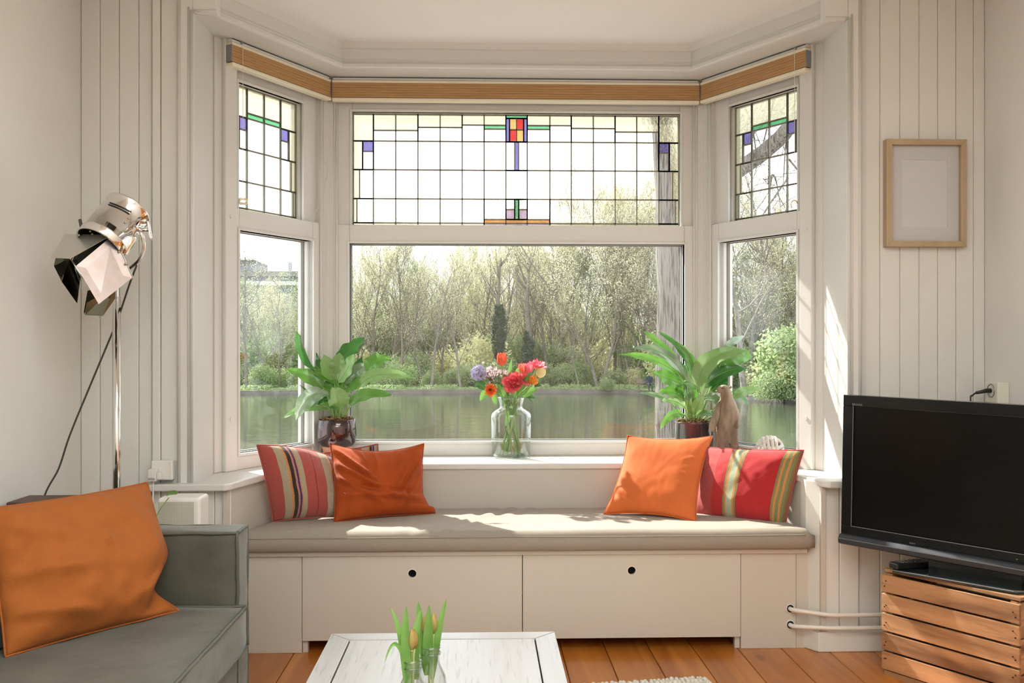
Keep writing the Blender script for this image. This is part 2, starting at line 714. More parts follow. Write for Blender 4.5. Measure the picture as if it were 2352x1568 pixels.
# ---- boards below the sill at the left
wb = struct('wall_below_left_sill', 'white boarding under the left end of the window sill', 'wall')
bx = [at(p, 1150, 3.59).x for p in (370, 412, 452, 492, 530)]
for a, b_ in zip(bx, bx[1:]):
    vboard(wb, a, b_, 0, SILL - .03, 3.59, .03)

# ---- baseboards
tag(MB().prism([(xs2[0] - .012, 3.571), (XR, 3.571), (XR, 3.60), (xs2[0] - .012, 3.60)], 0, 0.075).prism([(xs2[0] - .012, 3.571), (xs2[0] - .012, 3.60), (xs2[0] - .046, 3.66), (xs2[0] - .046, 3.63)], 0, .075).build('baseboard_right', PAINT, bevel=.004),
    'low white painted skirting board under the heating pipes', 'baseboard', kind='structure')
tag(MB().box(XL, -.93, 3.555, 3.575, 0, .075).build('baseboard_left', PAINT, bevel=.003), 'white skirting board along the boarded wall behind the sofa', 'baseboard', kind='structure')

# ---- bay frames of reference: (s along the wall, n towards the room, z)
CEN = (V((-.725, 4.45, 0)), V((1, 0, 0)), V((0, -1, 0)))
LEF = (V((-.725, 4.45, 0)), V((-.5, -.8660254, 0)), V((.8660254, -.5, 0)))
RIG = (V((1.045, 4.45, 0)), V((.5, -.8660254, 0)), V((-.8660254, -.5, 0)))


def loc3(fr, s, n, z):
    return fr[0] + fr[1] * s + fr[2] * n + V((0, 0, z))


def rotm(fr):
    return Matrix((fr[1], -fr[2], V((0, 0, 1)))).transposed() if fr is not LEF else Matrix((-fr[1], -fr[2], V((0, 0, 1)))).transposed()


def fbox(b, fr, s0, s1, n0, n1, z0, z1):
    return b.hexa([loc3(fr, s, n, z) for z in (z0, z1) for s, n in ((s0, n0), (s1, n0), (s1, n1), (s0, n1))])


def fpiece(name, parent, m, fr, s0, s1, n0, n1, z0, z1):
    return piece(name, parent, m, loc3(fr, (s0 + s1) / 2, (n0 + n1) / 2, (z0 + z1) / 2), (abs(s1 - s0), abs(n1 - n0), abs(z1 - z0)), rotm(fr))


ROWS = [2.2495, 2.1223, 1.9879, 1.8521, 1.7391, 1.7233]
GLASSES = {
    'c': pane_mat('clear_glass', (0.985, 0.99, 0.985)),
    'y': pane_mat('pale_yellow_cathedral_glass', (.68, .665, .56), 0.5),
    'g': pane_mat('green_cathedral_glass', (.30, .54, .37), 0.3),
    'b': pane_mat('violet_blue_cathedral_glass', (.35, .325, .51), 0.5),
    'r': pane_mat('red_cathedral_glass', (.60, .15, .14), 0.3),
    'o': pane_mat('amber_cathedral_glass', (.64, .43, .23), 0.3),
    'm': pane_mat('amber_yellow_glass', (.64, .49, .27), 0.3),
    'p': pane_mat('pink_cathedral_glass', (.56, .48, .55), 0.4),
    'l': pane_mat('lower_window_glass', (0.975, 0.985, 0.975), 0, 1.0),
}
LEAD = mat('lead_came', (0.20, 0.19, 0.14), 0.5, 0.3)
PUTTY = mat('window_putty', (0.22, 0.21, 0.19), 0.7)


def cy(y):            # a height read in the plane of the centre window
    return at(1176, y, 4.49).z


def window(name, fr, label, W0, W1, G0, G1, SG0, SG1, cells, LG0, LG1, jamb):
    w = struct(name, label, 'window', loc=loc3(fr, (W0 + W1) / 2, 0, SILL))
    zt, zb = 2.40, SILL
    trt, trb = 1.7233, 1.6361
    fr_ = MB()
    # outer frame of the top light
    fbox(fr_, fr, W0, SG0, -.07, .0, trt, zt)
    fbox(fr_, fr, SG1, W1, -.07, .0, trt, zt)
    fbox(fr_, fr, SG0, SG1, -.07, .0, ROWS[0], zt)
    fr_.build('window_frame', PAINT2, w, bevel=.003)
    sash = MB()
    fbox(sash, fr, W0, LG0, -.07, .018, zb, trt)
    fbox(sash, fr, LG1, W1, -.07, .018, zb, trt)
    fbox(sash, fr, LG0, LG1, -.07, .018, trb, trt)
    fbox(sash, fr, LG0, LG1, -.07, .012, zb, .7192)
    sash.build('lower_sash', PAINT2, w, bevel=.003)
    # glazing beads
    gb = MB()
    for a0, a1, z0, z1, nn in ((SG0, SG1, ROWS[-1], ROWS[0], .002), (LG0, LG1, .7192, trb, .018)):
        e = .011
        fbox(gb, fr, a0 - e, a0, -.02, nn + .006, z0 - e, z1 + e)
        fbox(gb, fr, a1, a1 + e, -.02, nn + .006, z0 - e, z1 + e)
        fbox(gb, fr, a0, a1, -.02, nn + .006, z1, z1 + e)
        if nn > .01:
            fbox(gb, fr, a0, a1, -.02, nn + .006, z0 - e, z0)
    gb.build('glazing_bead', PAINT2, w, bevel=.002)
    pt = MB()
    for a, b_, c, d in ((LG0, LG0 + .0035, .7192, trb), (LG1 - .0035, LG1, .7192, trb), (LG0, LG1, .7192, .7235), (LG0, LG1, trb - .0035, trb)):
        fbox(pt, fr, a, b_, -.05, -.034, c, d)
    pt.build('putty_line', PUTTY, w)
    fpiece('pane', w, GLASSES['l'], fr, LG0, LG1, -.044, -.040, .7192, trb)
    # leaded light: each pane a piece, the came a joined part
    e = .0028
    lead = MB()
    seen = set()
    for (a, b_, z1, z0, k) in cells:
        fpiece('pane', w, GLASSES[k], fr, a + e * .4, b_ - e * .4, -.042, -.038, z0 + e * .4, z1 - e * .4)
        for q in ((a, a, z0, z1), (b_, b_, z0, z1), (a, b_, z0, z0), (a, b_, z1, z1)):
            key = tuple(round(t, 4) for t in q)
            if key in seen:
                continue
            seen.add(key)
            fbox(lead, fr, q[0] - e, q[1] + e, -.0445, -.0355, q[2] - e, q[3] + e)
    lead.build('lead_came', LEAD, w)
    return w


def px_s(px):
    return at(px, 800, 4.49).x + .725


cells = []
cv = [px_s(p) for p in (811.7, 857.7, 909, 960, 1011, 1061.6, 1112, 1162, 1211, 1263, 1312, 1362.6, 1412.7, 1462.4, 1513, 1558)]
R0, R1, R2, R3, R4, R5 = ROWS
topl = {1: 301.6, 2: 301.6, 3: 294, 4: 294, 5: 288, 9: 288, 10: 294, 11: 294, 12: 301.6, 13: 301.6}
for i in range(15):
    a, b_ = cv[i], cv[i + 1]
    if i in (0, 14):
        cells.append((a, b_, R0, R1, 'y'))
        fl_ = i == 0
        for (za, zb_, wd) in ((R1, R2, 21.3), (R2, R3, 14.3), (R3, R4, 8.3)):
            m_ = a + wd / 488 if fl_ else b_ - wd / 488
            cells.append((a, m_, za, zb_, 'y') if fl_ else (m_, b_, za, zb_, 'y'))
            lo, hi = (m_, b_) if fl_ else (a, m_)
            if za == R1:
                cells.append((lo, hi, za, cy(350), 'b'))
                cells.append((lo, hi, cy(350), zb_, 'c'))
            else:
                cells.append((lo, hi, za, zb_, 'c'))
        cells.append((a, b_, R4, R5, 'y'))
        continue
    if i in topl:
        cells.append((a, b_, R0, cy(topl[i]), 'y'))
        cells.append((a, b_, cy(topl[i]), R1, 'c'))
    elif i in (6, 8):
        cells += [(a, b_, R0, cy(288), 'y'), (a, b_, cy(288), cy(297), 'g'), (a, b_, cy(297), R1, 'c')]
    else:
        d = (b_ - a)
        cells += [(a, b_, R0, cy(272), 'g'), (a, a + d * .17, cy(272), R1, 'b'), (b_ - d * .17, b_, cy(272), R1, 'b'),
                  (a + d * .17, a + d * .5, cy(272), cy(298), 'm'), (a + d * .5, b_ - d * .17, cy(272), cy(298), 'r'),
                  (a + d * .17, a + d * .5, cy(298), R1, 'r'), (a + d * .5, b_ - d * .17, cy(298), R1, 'm')]
    if i == 7:
        d = b_ - a
        cells += [(a, a + d * .41, R1, R2, 'c'), (a + d * .41, a + d * .6, R1, R2, 'b'), (a + d * .6, b_, R1, R2, 'c'), (a, b_, R2, R3, 'c')]
        cells += [(a, a + d * .41, R3, cy(481), 'c'), (a, a + d * .41, cy(481), cy(504), 'p'), (a + d * .41, a + d * .6, R3, cy(504), 'g'),
                  (a + d * .6, b_, R3, cy(481), 'c'), (a + d * .6, b_, cy(481), cy(504), 'p')]
    else:
        cells += [(a, b_, R1, R2, 'c'), (a, b_, R2, R3, 'c'), (a, b_, R3, cy(504) if i in (6, 8) else R4, 'c')]
    if i in (6, 7, 8):
        cells += [(a, b_, cy(504), cy(513), 'o'), (a, b_, cy(513), R5, 'p')]
    else:
        cells.append((a, b_, R4, R5, 'y'))
WC = window('window_1', CEN, 'wide centre bay window with a leaded stained glass top light over one clear pane', .055, 1.715, 0, 0, cv[0], cv[-1], cells, px_s(807), px_s(1566), None)


def side_cells():
    a0, a1, a2, a3, a4 = .162, .262, .3655, .469, .562
    c = []
    c += [(a0, a1, R0, R1 + (R0 - R1) * 0 , 'y')] if False else []
    c.append((a0, a1, R0, R1, 'y'))
    c.append((a3, a4, R0, R1, 'y'))
    for p, q in ((a1, a2), (a2, a3)):
        c += [(p, q, R0, cy(315), 'y'), (p, q, cy(315), R1, 'g')]
        c += [(p, q, R1, R2, 'c'), (p, q, R2, R3, 'c'), (p, q, R3, R4, 'c'), (p, q, R4, R5, 'y')]
    for lo, hi, inner in ((a0, a1, True), (a3, a4, False)):
        for za, zb_, wd in ((R1, R2, .047), (R2, R3, .033), (R3, R4, .019)):
            m_ = lo + wd if inner else hi - wd
            c.append((lo, m_, za, zb_, 'y') if inner else (m_, hi, za, zb_, 'y'))
            p, q = (m_, hi) if inner else (lo, m_)
            if za == R1:
                c += [(p, q, za, cy(352), 'b'), (p, q, cy(352), zb_, 'c')]
            else:
                c.append((p, q, za, zb_, 'c'))
        c.append((lo, hi, R4, R5, 'y'))
    return c


WL = window('window_2', LEF, 'narrow angled bay window on the left with leaded top light', .055, .60, 0, 0, .162, .562, side_cells(), .112, .572, None)
WR = window('window_3', RIG, 'narrow angled bay window on the right with leaded top light', .055, .60, 0, 0, .162, .562, side_cells(), .112, .572, None)

# corner posts with plugs and beads, outer jamb boards
for i, (fr, sg) in enumerate(((LEF, -1), (RIG, 1))):
    C0 = fr[0]
    cs = V((-sg, 0, 0))            # along centre wall, away from the corner
    p = struct('trim_%d' % (5 + i), ('left' if i == 0 else 'right') + ' corner post of the bay between centre and side window', 'trim', loc=(C0.x, C0.y, SILL))
    inn = (V((0, -1, 0)) + fr[2]).normalized()
    ix = .022 / cos(radians(30))
    a = C0 + cs * .058 + V((0, -.022, 0))
    b_ = C0 + inn * ix
    c = C0 + fr[1] * .066 + fr[2] * .022
    d = C0 + fr[1] * .066 - fr[2] * .08
    e = C0 + cs * .058 + V((0, .08, 0))
    q = MB().prism([(t.x, t.y) for t in (a, b_, c, d, C0 - inn * .12, e)], SILL, 2.40).build('post', PAINT2, p, bevel=.003)
    for s_, fr2 in ((.062, fr), (None, None)):
        base = (C0 + fr[1] * .062 + fr[2] * .022) if fr2 else (C0 + cs * .054 + V((0, -.022, 0)))
        MB().tube([base + V((0, 0, SILL)), base + V((0, 0, 2.40))], .006, 8).build('bead', PAINT2, p, True)
        base2 = (C0 + fr[1] * .045 + fr[2] * .022) if fr2 else (C0 + cs * .040 + V((0, -.022, 0)))
        MB().tube([base2 + V((0, 0, SILL)), base2 + V((0, 0, 2.40))], .0025, 6).build('bead', PAINT2, p, True)
    for nrm, bs in ((V((0, -1, 0)), C0 + cs * .022 + V((0, -.022, 0))), (fr[2], C0 + fr[1] * .024 + fr[2] * .022)):
        for z in (cy(388) + (.0 if nrm.y == -1 else .01),):
            MB().disc(bs + V((0, 0, z)), .009, nrm, 14, .004).build('screw_cap', PAINT2, p)
    # outer jamb board
    j = struct('trim_%d' % (7 + i), ('left' if i == 0 else 'right') + ' outer jamb board of the angled side window', 'trim', loc=loc3(fr, .64, 0, SILL))
    fbox(MB(), fr, .595, .69, -.07, .030, SILL, 2.40)
    m_ = MB()
    fbox(m_, fr, .595, .66, -.08, .030, SILL, 2.40)
    m_.build('jamb_board', PAINT2, j, bevel=.004)
    m_ = MB()
    fbox(m_, fr, .66, .70, -.08, .012, SILL, 2.40)
    m_.build('jamb_strip', PAINT2, j, bevel=.004)
    for z in (cy(228) if i == 0 else cy(260), cy(560) if i else cy(540), cy(940)):
        MB().disc(loc3(fr, .63, .031, z), .008, fr[2], 14, .004).build('screw_cap', PAINT2, j)
    # reveal
    X0 = RX0 if i == 0 else RX1
    o = X0 - .08 * (1 if i == 0 else -1)
    tag(MB().box(min(X0, o), max(X0, o), 3.595, 3.93, SILL - .02, ZC).build('wall_reveal_' + ('left' if i == 0 else 'right'), PAINT2), ('left' if i == 0 else 'right') + ' white side reveal of the bay opening', 'wall', kind='structure')

# ---- parapet under the windows and mass above
pp = MB()
pts = [(-1.20, 3.70), (-1.10, 3.84), (-.70, 4.52), (1.02, 4.52), (1.42, 3.84), (1.52, 3.70), (1.60, 3.78), (1.10, 4.66), (-.78, 4.66), (-1.28, 3.78)]
pp.prism(pts, -.1, SILL - .04)
tag(pp.build('wall_bay_parapet', PAINT), 'low wall under the bay windows behind the seat', 'wall', kind='structure')
pp = MB().prism(pts, 2.395, ZC)
tag(pp.build('wall_bay_lintel', PAINT), 'wall band above the bay windows', 'wall', kind='structure')

# ---- sill
sl = MB()
ft = V((-.96, 3.565, 0))
pl = [(-1.262, 3.53), (-.945, 3.53), (-.925, 3.56), (-.775, 4.13), (1.135, 4.13), (1.285, 3.56), (1.30, 3.53), (1.388, 3.53), (1.388, 3.62), (1.43, 3.87), (1.10, 4.56), (-.78, 4.56), (-1.11, 3.87), (-1.08, 3.585), (-1.262, 3.585)]
sl.prism(pl, SILL - .026, SILL)
tag(sl.build('window_sill', PAINT2, bevel=.005), 'continuous white painted window sill carrying the plants and the vase', 'sill', kind='structure')

# ---- cornice round the bay
def offs(d):
    h = .885 - .57735 * d
    Yc = 4.45 - d
    e = lambda Y: h + (Yc - Y) * .57735
    return [(BAYX - e(3.622), 3.622), (BAYX - h, Yc), (BAYX + h, Yc), (BAYX + e(3.622), 3.622)]


cor = struct('trim_9', 'white moulded cornice beam following the bay under the ceiling', 'trim', loc=(BAYX, 4.2, 2.4))
prof = [(.175, 2.40), (.185, 2.405), (.185, 2.418), (.175, 2.421), (.18, 2.43), (.175, 2.438), (.172, 2.442), (.172, 2.487), (.178, 2.49), (.19, ZC)]
for seg in range(3):
    b = MB()
    A = [(*offs(d)[seg], z) for d, z in prof] + [(*offs(0.0)[seg], ZC), (*offs(0.0)[seg], 2.40)]
    B = [(*offs(d)[seg + 1], z) for d, z in prof] + [(*offs(0.0)[seg + 1], ZC), (*offs(0.0)[seg + 1], 2.40)]
    b.sweep(A, B)
    b.build('cornice_length', PAINT2, cor)
sf = MB()
A = offs(.176)
sf.prism([(RX0, 3.60), A[0], A[1], A[2], A[3], (RX1, 3.60), (RX1, 3.88), (1.045, 4.46), (-.725, 4.46), (RX0, 3.88)], 2.396, 2.41)
sf.build('soffit', PAINT2, cor)
# ================================================================ LARGE FURNITURE
# ---- window seat cabinet
bench = thing('storage_bench', 'built-in white window seat cabinet with two wide flap doors under the bay window', 'bench', (.18, 3.62, 0))
FY = 3.625
bl, br = -.93, 1.285
top = [(bl, 3.612), (br - .04, 3.612), (br - .16, 4.14), (-.78, 4.14)]
MB().prism(top, .366, .383).build('seat_board', LAMIN, bench, bevel=.002)
dx0, dxm, dx1 = at(694, 1400, FY).x, at(1200, 1400, FY).x, at(1701, 1400, FY).x
xe = at(1829, 1400, FY).x
for a, b_ in ((bl + .02, dx0), (dx1, xe)):
    MB().box(a + .001, b_ - .001, FY, 4.12, 0, .365).build('end_box', LAMIN, bench, bevel=.0015)
for a, b_ in ((dx0 + .001, dx0 + .02), (dx1 - .02, dx1 - .001)):
    MB().box(a, b_, FY + .01, FY + .035, 0, .06).build('foot_strip', LAMIN, bench)
MB().box(xe + .001, 1.278, FY + .005, FY + .03, 0, .365).build('filler_strip', LAMIN, bench)
MB().box(dx0, dx1, FY + .03, 4.12, .06, .075).build('bottom_board', LAMIN, bench)
MB().box(dx0, dx1, 4.08, 4.12, 0, .06).build('rear_plinth', LAMIN, bench)


def holed(parent, x0, x1, z0, z1, y, t, hc, hr, m):
    n = 24
    b = MB()
    rim, out = [], []
    cx, cz = hc
    angs = [2 * pi * k / n for k in range(n)]
    cor = [math.atan2(zz - cz, xx - cx) % (2 * pi) for xx in (x0, x1) for zz in (z0, z1)]
    for c in cor:
        k = min(range(n), key=lambda i: abs((angs[i] - c + pi) % (2 * pi) - pi))
        angs[k] = c
    for yy in (y, y + t):
        for a in angs:
            b.v.append((cx + hr * cos(a), yy, cz + hr * sin(a)))
        for a in angs:
            dx, dz = cos(a), sin(a)
            s = min([((x1 if dx > 0 else x0) - cx) / dx if abs(dx) > 1e-9 else 1e9, ((z1 if dz > 0 else z0) - cz) / dz if abs(dz) > 1e-9 else 1e9])
            b.v.append((cx + dx * s, yy, cz + dz * s))
    for k in range(n):
        k2 = (k + 1) % n
        b.f += [(k, k2, n + k2, n + k), (2 * n + k, 3 * n + k, 3 * n + k2, 2 * n + k2), (k, 2 * n + k, 2 * n + k2, k2), (n + k, n + k2, 3 * n + k2, 3 * n + k)]
    o = b.build('door', m, parent)
    return o


for (a, b_), hp, lb in (((dx0, dxm), (947, 1317), None), ((dxm, dx1), (1451, 1310), None)):
    h = at(hp[0], hp[1], FY - .004)
    d = holed(bench, a + .0016, b_ - .0016, .047, .3645, FY - .004, .018, (h.x, h.z), .0165, LAMIN)
    rg = MB()
    rg.tube([(h.x + .0165 * cos(t), FY - .004, h.z + .0165 * sin(t)) for t in [2 * pi * k / 24 for k in range(24)]], .0016, 6, closed=True)
    rg.build('finger_hole_rim', SWITCH, d, True)
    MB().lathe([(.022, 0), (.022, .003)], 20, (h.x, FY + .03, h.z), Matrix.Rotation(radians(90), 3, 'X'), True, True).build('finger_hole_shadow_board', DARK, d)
# back and side panels
MB().box(-.79, 1.15, 4.14, 4.158, .383, SILL - .026).build('back_panel', mat('shaded_back_laminate', (.56, .53, .475), .5), bench, bevel=.0015)  # own darker colour stands in for the shade deep in the bay
for xa, xb, sg in ((-.945, -.785, -1), (1.285, 1.145, 1)):
    P = [(xa, 3.575), (xa + sg * .018, 3.575), (xb + sg * .018, 4.14), (xb, 4.14)]
    MB().prism(P, 0, SILL - .004).build('side_panel', LAMIN, bench, bevel=.0015)

# ---- seat mattress
LINEN = mat('taupe_linen', (0.36, 0.31, 0.255), 0.85, spec=.2, var=.10, vscale=150, stretch=(1, 1, 5), bump=.25, bscale=500, sheen=.15, bdist=.002)
n = 90
mb = MB()
nx, ny = 96, 22
Y0, Y1, Z0, Z1 = 3.578, 4.128, .384, .462


def seatx(u, v):
    xl = -.918 + (v) * .15
    xr = 1.262 - (v) * .135
    return xl + (xr - xl) * u


for layer in (1, 0):
    for j in range(ny + 1):
        v = j / ny
        for i in range(nx + 1):
            u = i / nx
            X, Y = seatx(u, v), Y0 + (Y1 - Y0) * v
            e = min(u * 2.1, (1 - u) * 2.1, v * .5, (1 - v) * .5)
            r = .022
            k = min(e / r, 1)
            drop = r * (1 - sqrt(max(0, 1 - (1 - k) ** 2)))
            if layer:
                z = Z1 - drop + .004 * noise.noise(V((X * 2.2, Y * 3, 1)))
                w = math.exp(-((X + .05 - (Y - 3.8) * .6) / .10) ** 2) * .006 * sin((X - Y * .7) * 75)
                z += w + .0012 * noise.noise(V((X * 14, Y * 20, 4)))
            else:
                z = Z0 + drop * .55 + .004 * (1 + noise.noise(V((X * 1.7, 0, 7)))) - .006 * (v < .2)
                z = max(z, .3838)
            mb.v.append((X, Y, z))
off = (nx + 1) * (ny + 1)
g = lambda i, j, l=0: l * off + j * (nx + 1) + i
for j in range(ny):
    for i in range(nx):
        mb.f.append((g(i, j), g(i + 1, j), g(i + 1, j + 1), g(i, j + 1)))
        mb.f.append((g(i, j, 1), g(i, j + 1, 1), g(i + 1, j + 1, 1), g(i + 1, j, 1)))
for i in range(nx):
    mb.f.append((g(i, 0), g(i, 0, 1), g(i + 1, 0, 1), g(i + 1, 0)))
    mb.f.append((g(i, ny), g(i + 1, ny), g(i + 1, ny, 1), g(i, ny, 1)))
for j in range(ny):
    mb.f.append((g(0, j), g(0, j + 1), g(0, j + 1, 1), g(0, j, 1)))
    mb.f.append((g(nx, j), g(nx, j, 1), g(nx, j + 1, 1), g(nx, j + 1)))
seat = thing('seat_mattress', 'long taupe linen mattress lying on the window seat', 'cushion', (.17, 3.85, .384))
mb.build('cover', LINEN, seat, True)
pt_ = [(seatx(u, 0) , Y0 - .0015, Z1 - .020 + .003 * noise.noise(V((seatx(u, 0) * 3, 0, 3)))) for u in [i / 60 for i in range(1, 60)]]
MB().tube(pt_, .0016, 6).build('seam', LINEN, seat, True)

# ---- pillows


def pillow(name, label, corners, T, m, group=None, seam=None, wr=0.0, folds=(), seed=0, ein=.07, n=44, arc=0.0, droop=0.0, wsc=5, seam_r=.0022, extra=None):
    """four corners in space (bottom left, bottom right, top right, top left as seen from the room)"""
    a, b_, c, d = [V(q) for q in corners]
    N0 = ((b_ - a) + (c - d)).cross((d - a) + (c - b_)).normalized()
    ctr = (a + b_ + c + d) / 4
    root = thing(name, label, 'pillow', (ctr.x, ctr.y, min(q.z for q in (a, b_, c, d))), group)
    mb = MB()

    def base(u, v):
        uu = .5 + (u - .5) * (1 - ein * (1 - (2 * v - 1) ** 2))
        vv = .5 + (v - .5) * (1 - ein * (1 - (2 * u - 1) ** 2))
        p = a * (1 - uu) * (1 - vv) + b_ * uu * (1 - vv) + c * uu * vv + d * (1 - uu) * vv
        p = p + N0 * arc * (1 - (2 * uu - 1) ** 2)
        if extra:
            p = p + extra(u, v)
        return p

    def prof(u, v):
        p = (1 - abs(2 * u - 1) ** 2.6) * (1 - abs(2 * v - 1) ** 2.6)
        return max(p, 0) ** .62

    for s in (1, -1):
        for j in range(n + 1):
            for i in range(n + 1):
                u, v = i / n, j / n
                pr = prof(u, v)
                h = T / 2 * pr * (1 + droop * (.5 - v))
                if s == 1:
                    h += wr * min(pr * 2.5, 1) * noise.noise(V((u * wsc + seed, v * wsc * .8, seed)))
                    h += wr * .4 * min(pr * 3, 1) * noise.noise(V((u * wsc * 3 + seed, v * wsc * 2, seed + 5)))
                    for (p0, p1, amp, wd) in folds:
                        dx, dy = p1[0] - p0[0], p1[1] - p0[1]
                        L2 = dx * dx + dy * dy
                        t = ((u - p0[0]) * dx + (v - p0[1]) * dy) / L2
                        tt = min(max(t, 0), 1)
                        bow = 0
                        ex, ey = u - (p0[0] + dx * tt), v - (p0[1] + dy * tt)
                        dist = sqrt(ex * ex + ey * ey)
                        h += 1.5 * amp * math.exp(-(dist / wd) ** 2) * min(pr * 3, 1) * sin(pi * (.12 + .76 * tt))
                p = base(u, v) + N0 * (s * h)
                mb.v.append(tuple(p))
                mb.uv.append((u, v))
    off = (n + 1) ** 2
    g = lambda i, j, l: l * off + j * (n + 1) + i
    for j in range(n):
        for i in range(n):
            mb.f.append((g(i, j, 0), g(i + 1, j, 0), g(i + 1, j + 1, 0), g(i, j + 1, 0)))
            mb.f.append((g(i, j, 1), g(i, j + 1, 1), g(i + 1, j + 1, 1), g(i + 1, j, 1)))
    o = mb.build('cover', m, root, True, fix=False)
    bm = bmesh.new()
    bm.from_mesh(o.data)
    bmesh.ops.remove_doubles(bm, verts=bm.verts, dist=1e-5)
    bm.to_mesh(o.data)
    bm.free()
    ring = [base(i / n, 0) for i in range(n)] + [base(1, i / n) for i in range(n)] + [base(1 - i / n, 1) for i in range(n)] + [base(0, 1 - i / n) for i in range(n)]
    MB().tube(ring, seam_r, 6, closed=True).build('seam', seam or m, root, True)
    return root


VELL = mat('burnt_orange_velvet', (0.43, 0.072, 0.011), 0.75, spec=.2, sheen=.12, var=.18, vscale=9, bump=.06, bscale=350, bdist=.001)
VELR = mat('bright_orange_velvet', (0.68, 0.155, 0.038), 0.75, spec=.2, sheen=.12, var=.14, vscale=8, bump=.06, bscale=350, bdist=.001)
LINO = mat('orange_linen', (0.42, 0.125, 0.027), 0.85, spec=.2, var=.12, vscale=180, stretch=(1, 1, 6), bump=.2, bscale=420, sheen=.05, bdist=.0015)
red, tan, org, blk, pnk, blu = (.42, .085, .07), (.42, .35, .25), (.62, .24, .07), (.035, .035, .03), (.55, .20, .14), (.03, .04, .20)
KIL = stripe_mat('striped_wool_kilim', [(0, red), (.135, tan), (.215, org), (.24, blk), (.285, pnk), (.305, blu), (.33, org), (.345, tan), (.405, red),
                                        (.54, (.30, .03, .03)), (.555, red), (.70, tan), (.82, org), (.85, blk), (.89, pnk), (.905, blu), (.93, tan)])
grn, gw = (.20, .24, .11), (.42, .47, .32)
KIL2 = stripe_mat('red_wool_kilim', [(0, (.42, .065, .06)), (.24, (.46, .028, .028)), (.37, grn), (.39, org), (.41, gw), (.475, org), (.495, grn), (.515, (.44, .022, .025)),
                                     (.865, grn), (.885, org), (.905, grn), (.93, org), (.95, grn), (.975, (.25, .15, .06))])
# striped pillow at the far left, turned into the corner
pillow('striped_pillow', 'red, tan and black striped wool pillow leaning at the left end of the window seat',
       [atz(624, 1200, .462) + V((0, .02, 0)), atz(790, 1187, .464), at(768, 1052, 4.06), at(590, 1022, 3.74)], .125, KIL, 'wool kilim pillows', wr=.007, seed=3, ein=.04, arc=.02, seam_r=.003,
       extra=lambda u, v: V((0, 0, .018 * sin(pi * min(max(u, 0), 1)) * v)))
pillow('striped_pillow', 'grey, blue and red striped pillow mostly hidden behind the burnt orange velvet pillow',
       [at(742, 1150, 4.10), at(880, 1150, 4.115), at(868, 1019, 4.13), at(742, 1040, 4.12)], .02, KIL, 'wool kilim pillows', wr=.004, seed=8, ein=.03, n=20, arc=0)
pillow('velvet_pillow', 'burnt orange velvet pillow with deep sagging folds, left of the vase',
       [at(767, 1200, 3.80), at(1001, 1180, 3.99), at(967, 1018, 4.02), at(757, 1017, 3.99)], .13, VELL, 'orange velvet pillows', wr=.006, seed=11, ein=.055, droop=.35,
       folds=[((.02, .95), (.55, .32), .017, .026), ((.03, .72), (.62, .22), .020, .028), ((.98, .95), (.62, .30), .018, .028), ((.98, .72), (.66, .2), .019, .028),
              ((.02, .55), (.45, .16), .016, .022), ((.30, .98), (.36, .6), .010, .018), ((.45, .98), (.46, .62), .010, .018), ((.62, .98), (.58, .6), .010, .018), ((.78, .98), (.68, .6), .010, .018),
              ((.05, .30), (.9, .20), .014, .035), ((.99, .5), (.7, .12), .011, .026), ((.05, .86), (.4, .45), -.013, .026), ((.93, .85), (.7, .45), -.013, .026), ((.1, .42), (.8, .28), -.012, .028)],
       extra=lambda u, v: V((-.035 * (1 - abs(2 * v - .55)) * max(0, u - .6) * 2.0 if v > .1 else 0, 0, -.026 * (1 - (2 * u - 1) ** 2) * v ** 2)))
pillow('velvet_pillow', 'bright orange velvet pillow standing on one corner, right of the vase',
       [at(1386, 1181, 3.94), at(1599, 1199, 3.77), at(1637, 1001, 4.09), at(1441, 1000, 4.13)], .10, VELR, 'orange velvet pillows', wr=.003, seed=21, ein=.10, droop=.2,
       folds=[((.02, .30), (.4, .08), .006, .026), ((.03, .18), (.3, .03), .005, .02), ((.98, .6), (.8, .55), .003, .015), ((.98, .5), (.8, .48), .003, .015), ((.98, .7), (.78, .66), .003, .015)])
pillow('lumbar_pillow', 'red wool pillow with green and orange bands at the right end of the window seat',
       [at(1592, 1186, 3.97), at(1803, 1210, 3.73), at(1846, 1034, 3.70), at(1612, 1026, 4.07)], .12, KIL2, 'wool kilim pillows', wr=.006, seed=31, ein=.03, droop=.2, seam_r=.003)

# ---- sofa
SOFA = mat('grey_green_velvet_leather', (0.060, 0.064, 0.046), 0.5, spec=.4, col2=(0.115, 0.115, 0.09), vscale=5, bump=.12, bscale=25, sheen=.35)
SOFP = mat('sofa_piping', (0.10, 0.105, 0.082), 0.5, var=.2)
sofa = thing('sofa', 'grey-green leather sofa with piped seams standing along the left wall', 'sofa', (-1.06, 2.0, 0))
X0s, XF = -1.42, -.66


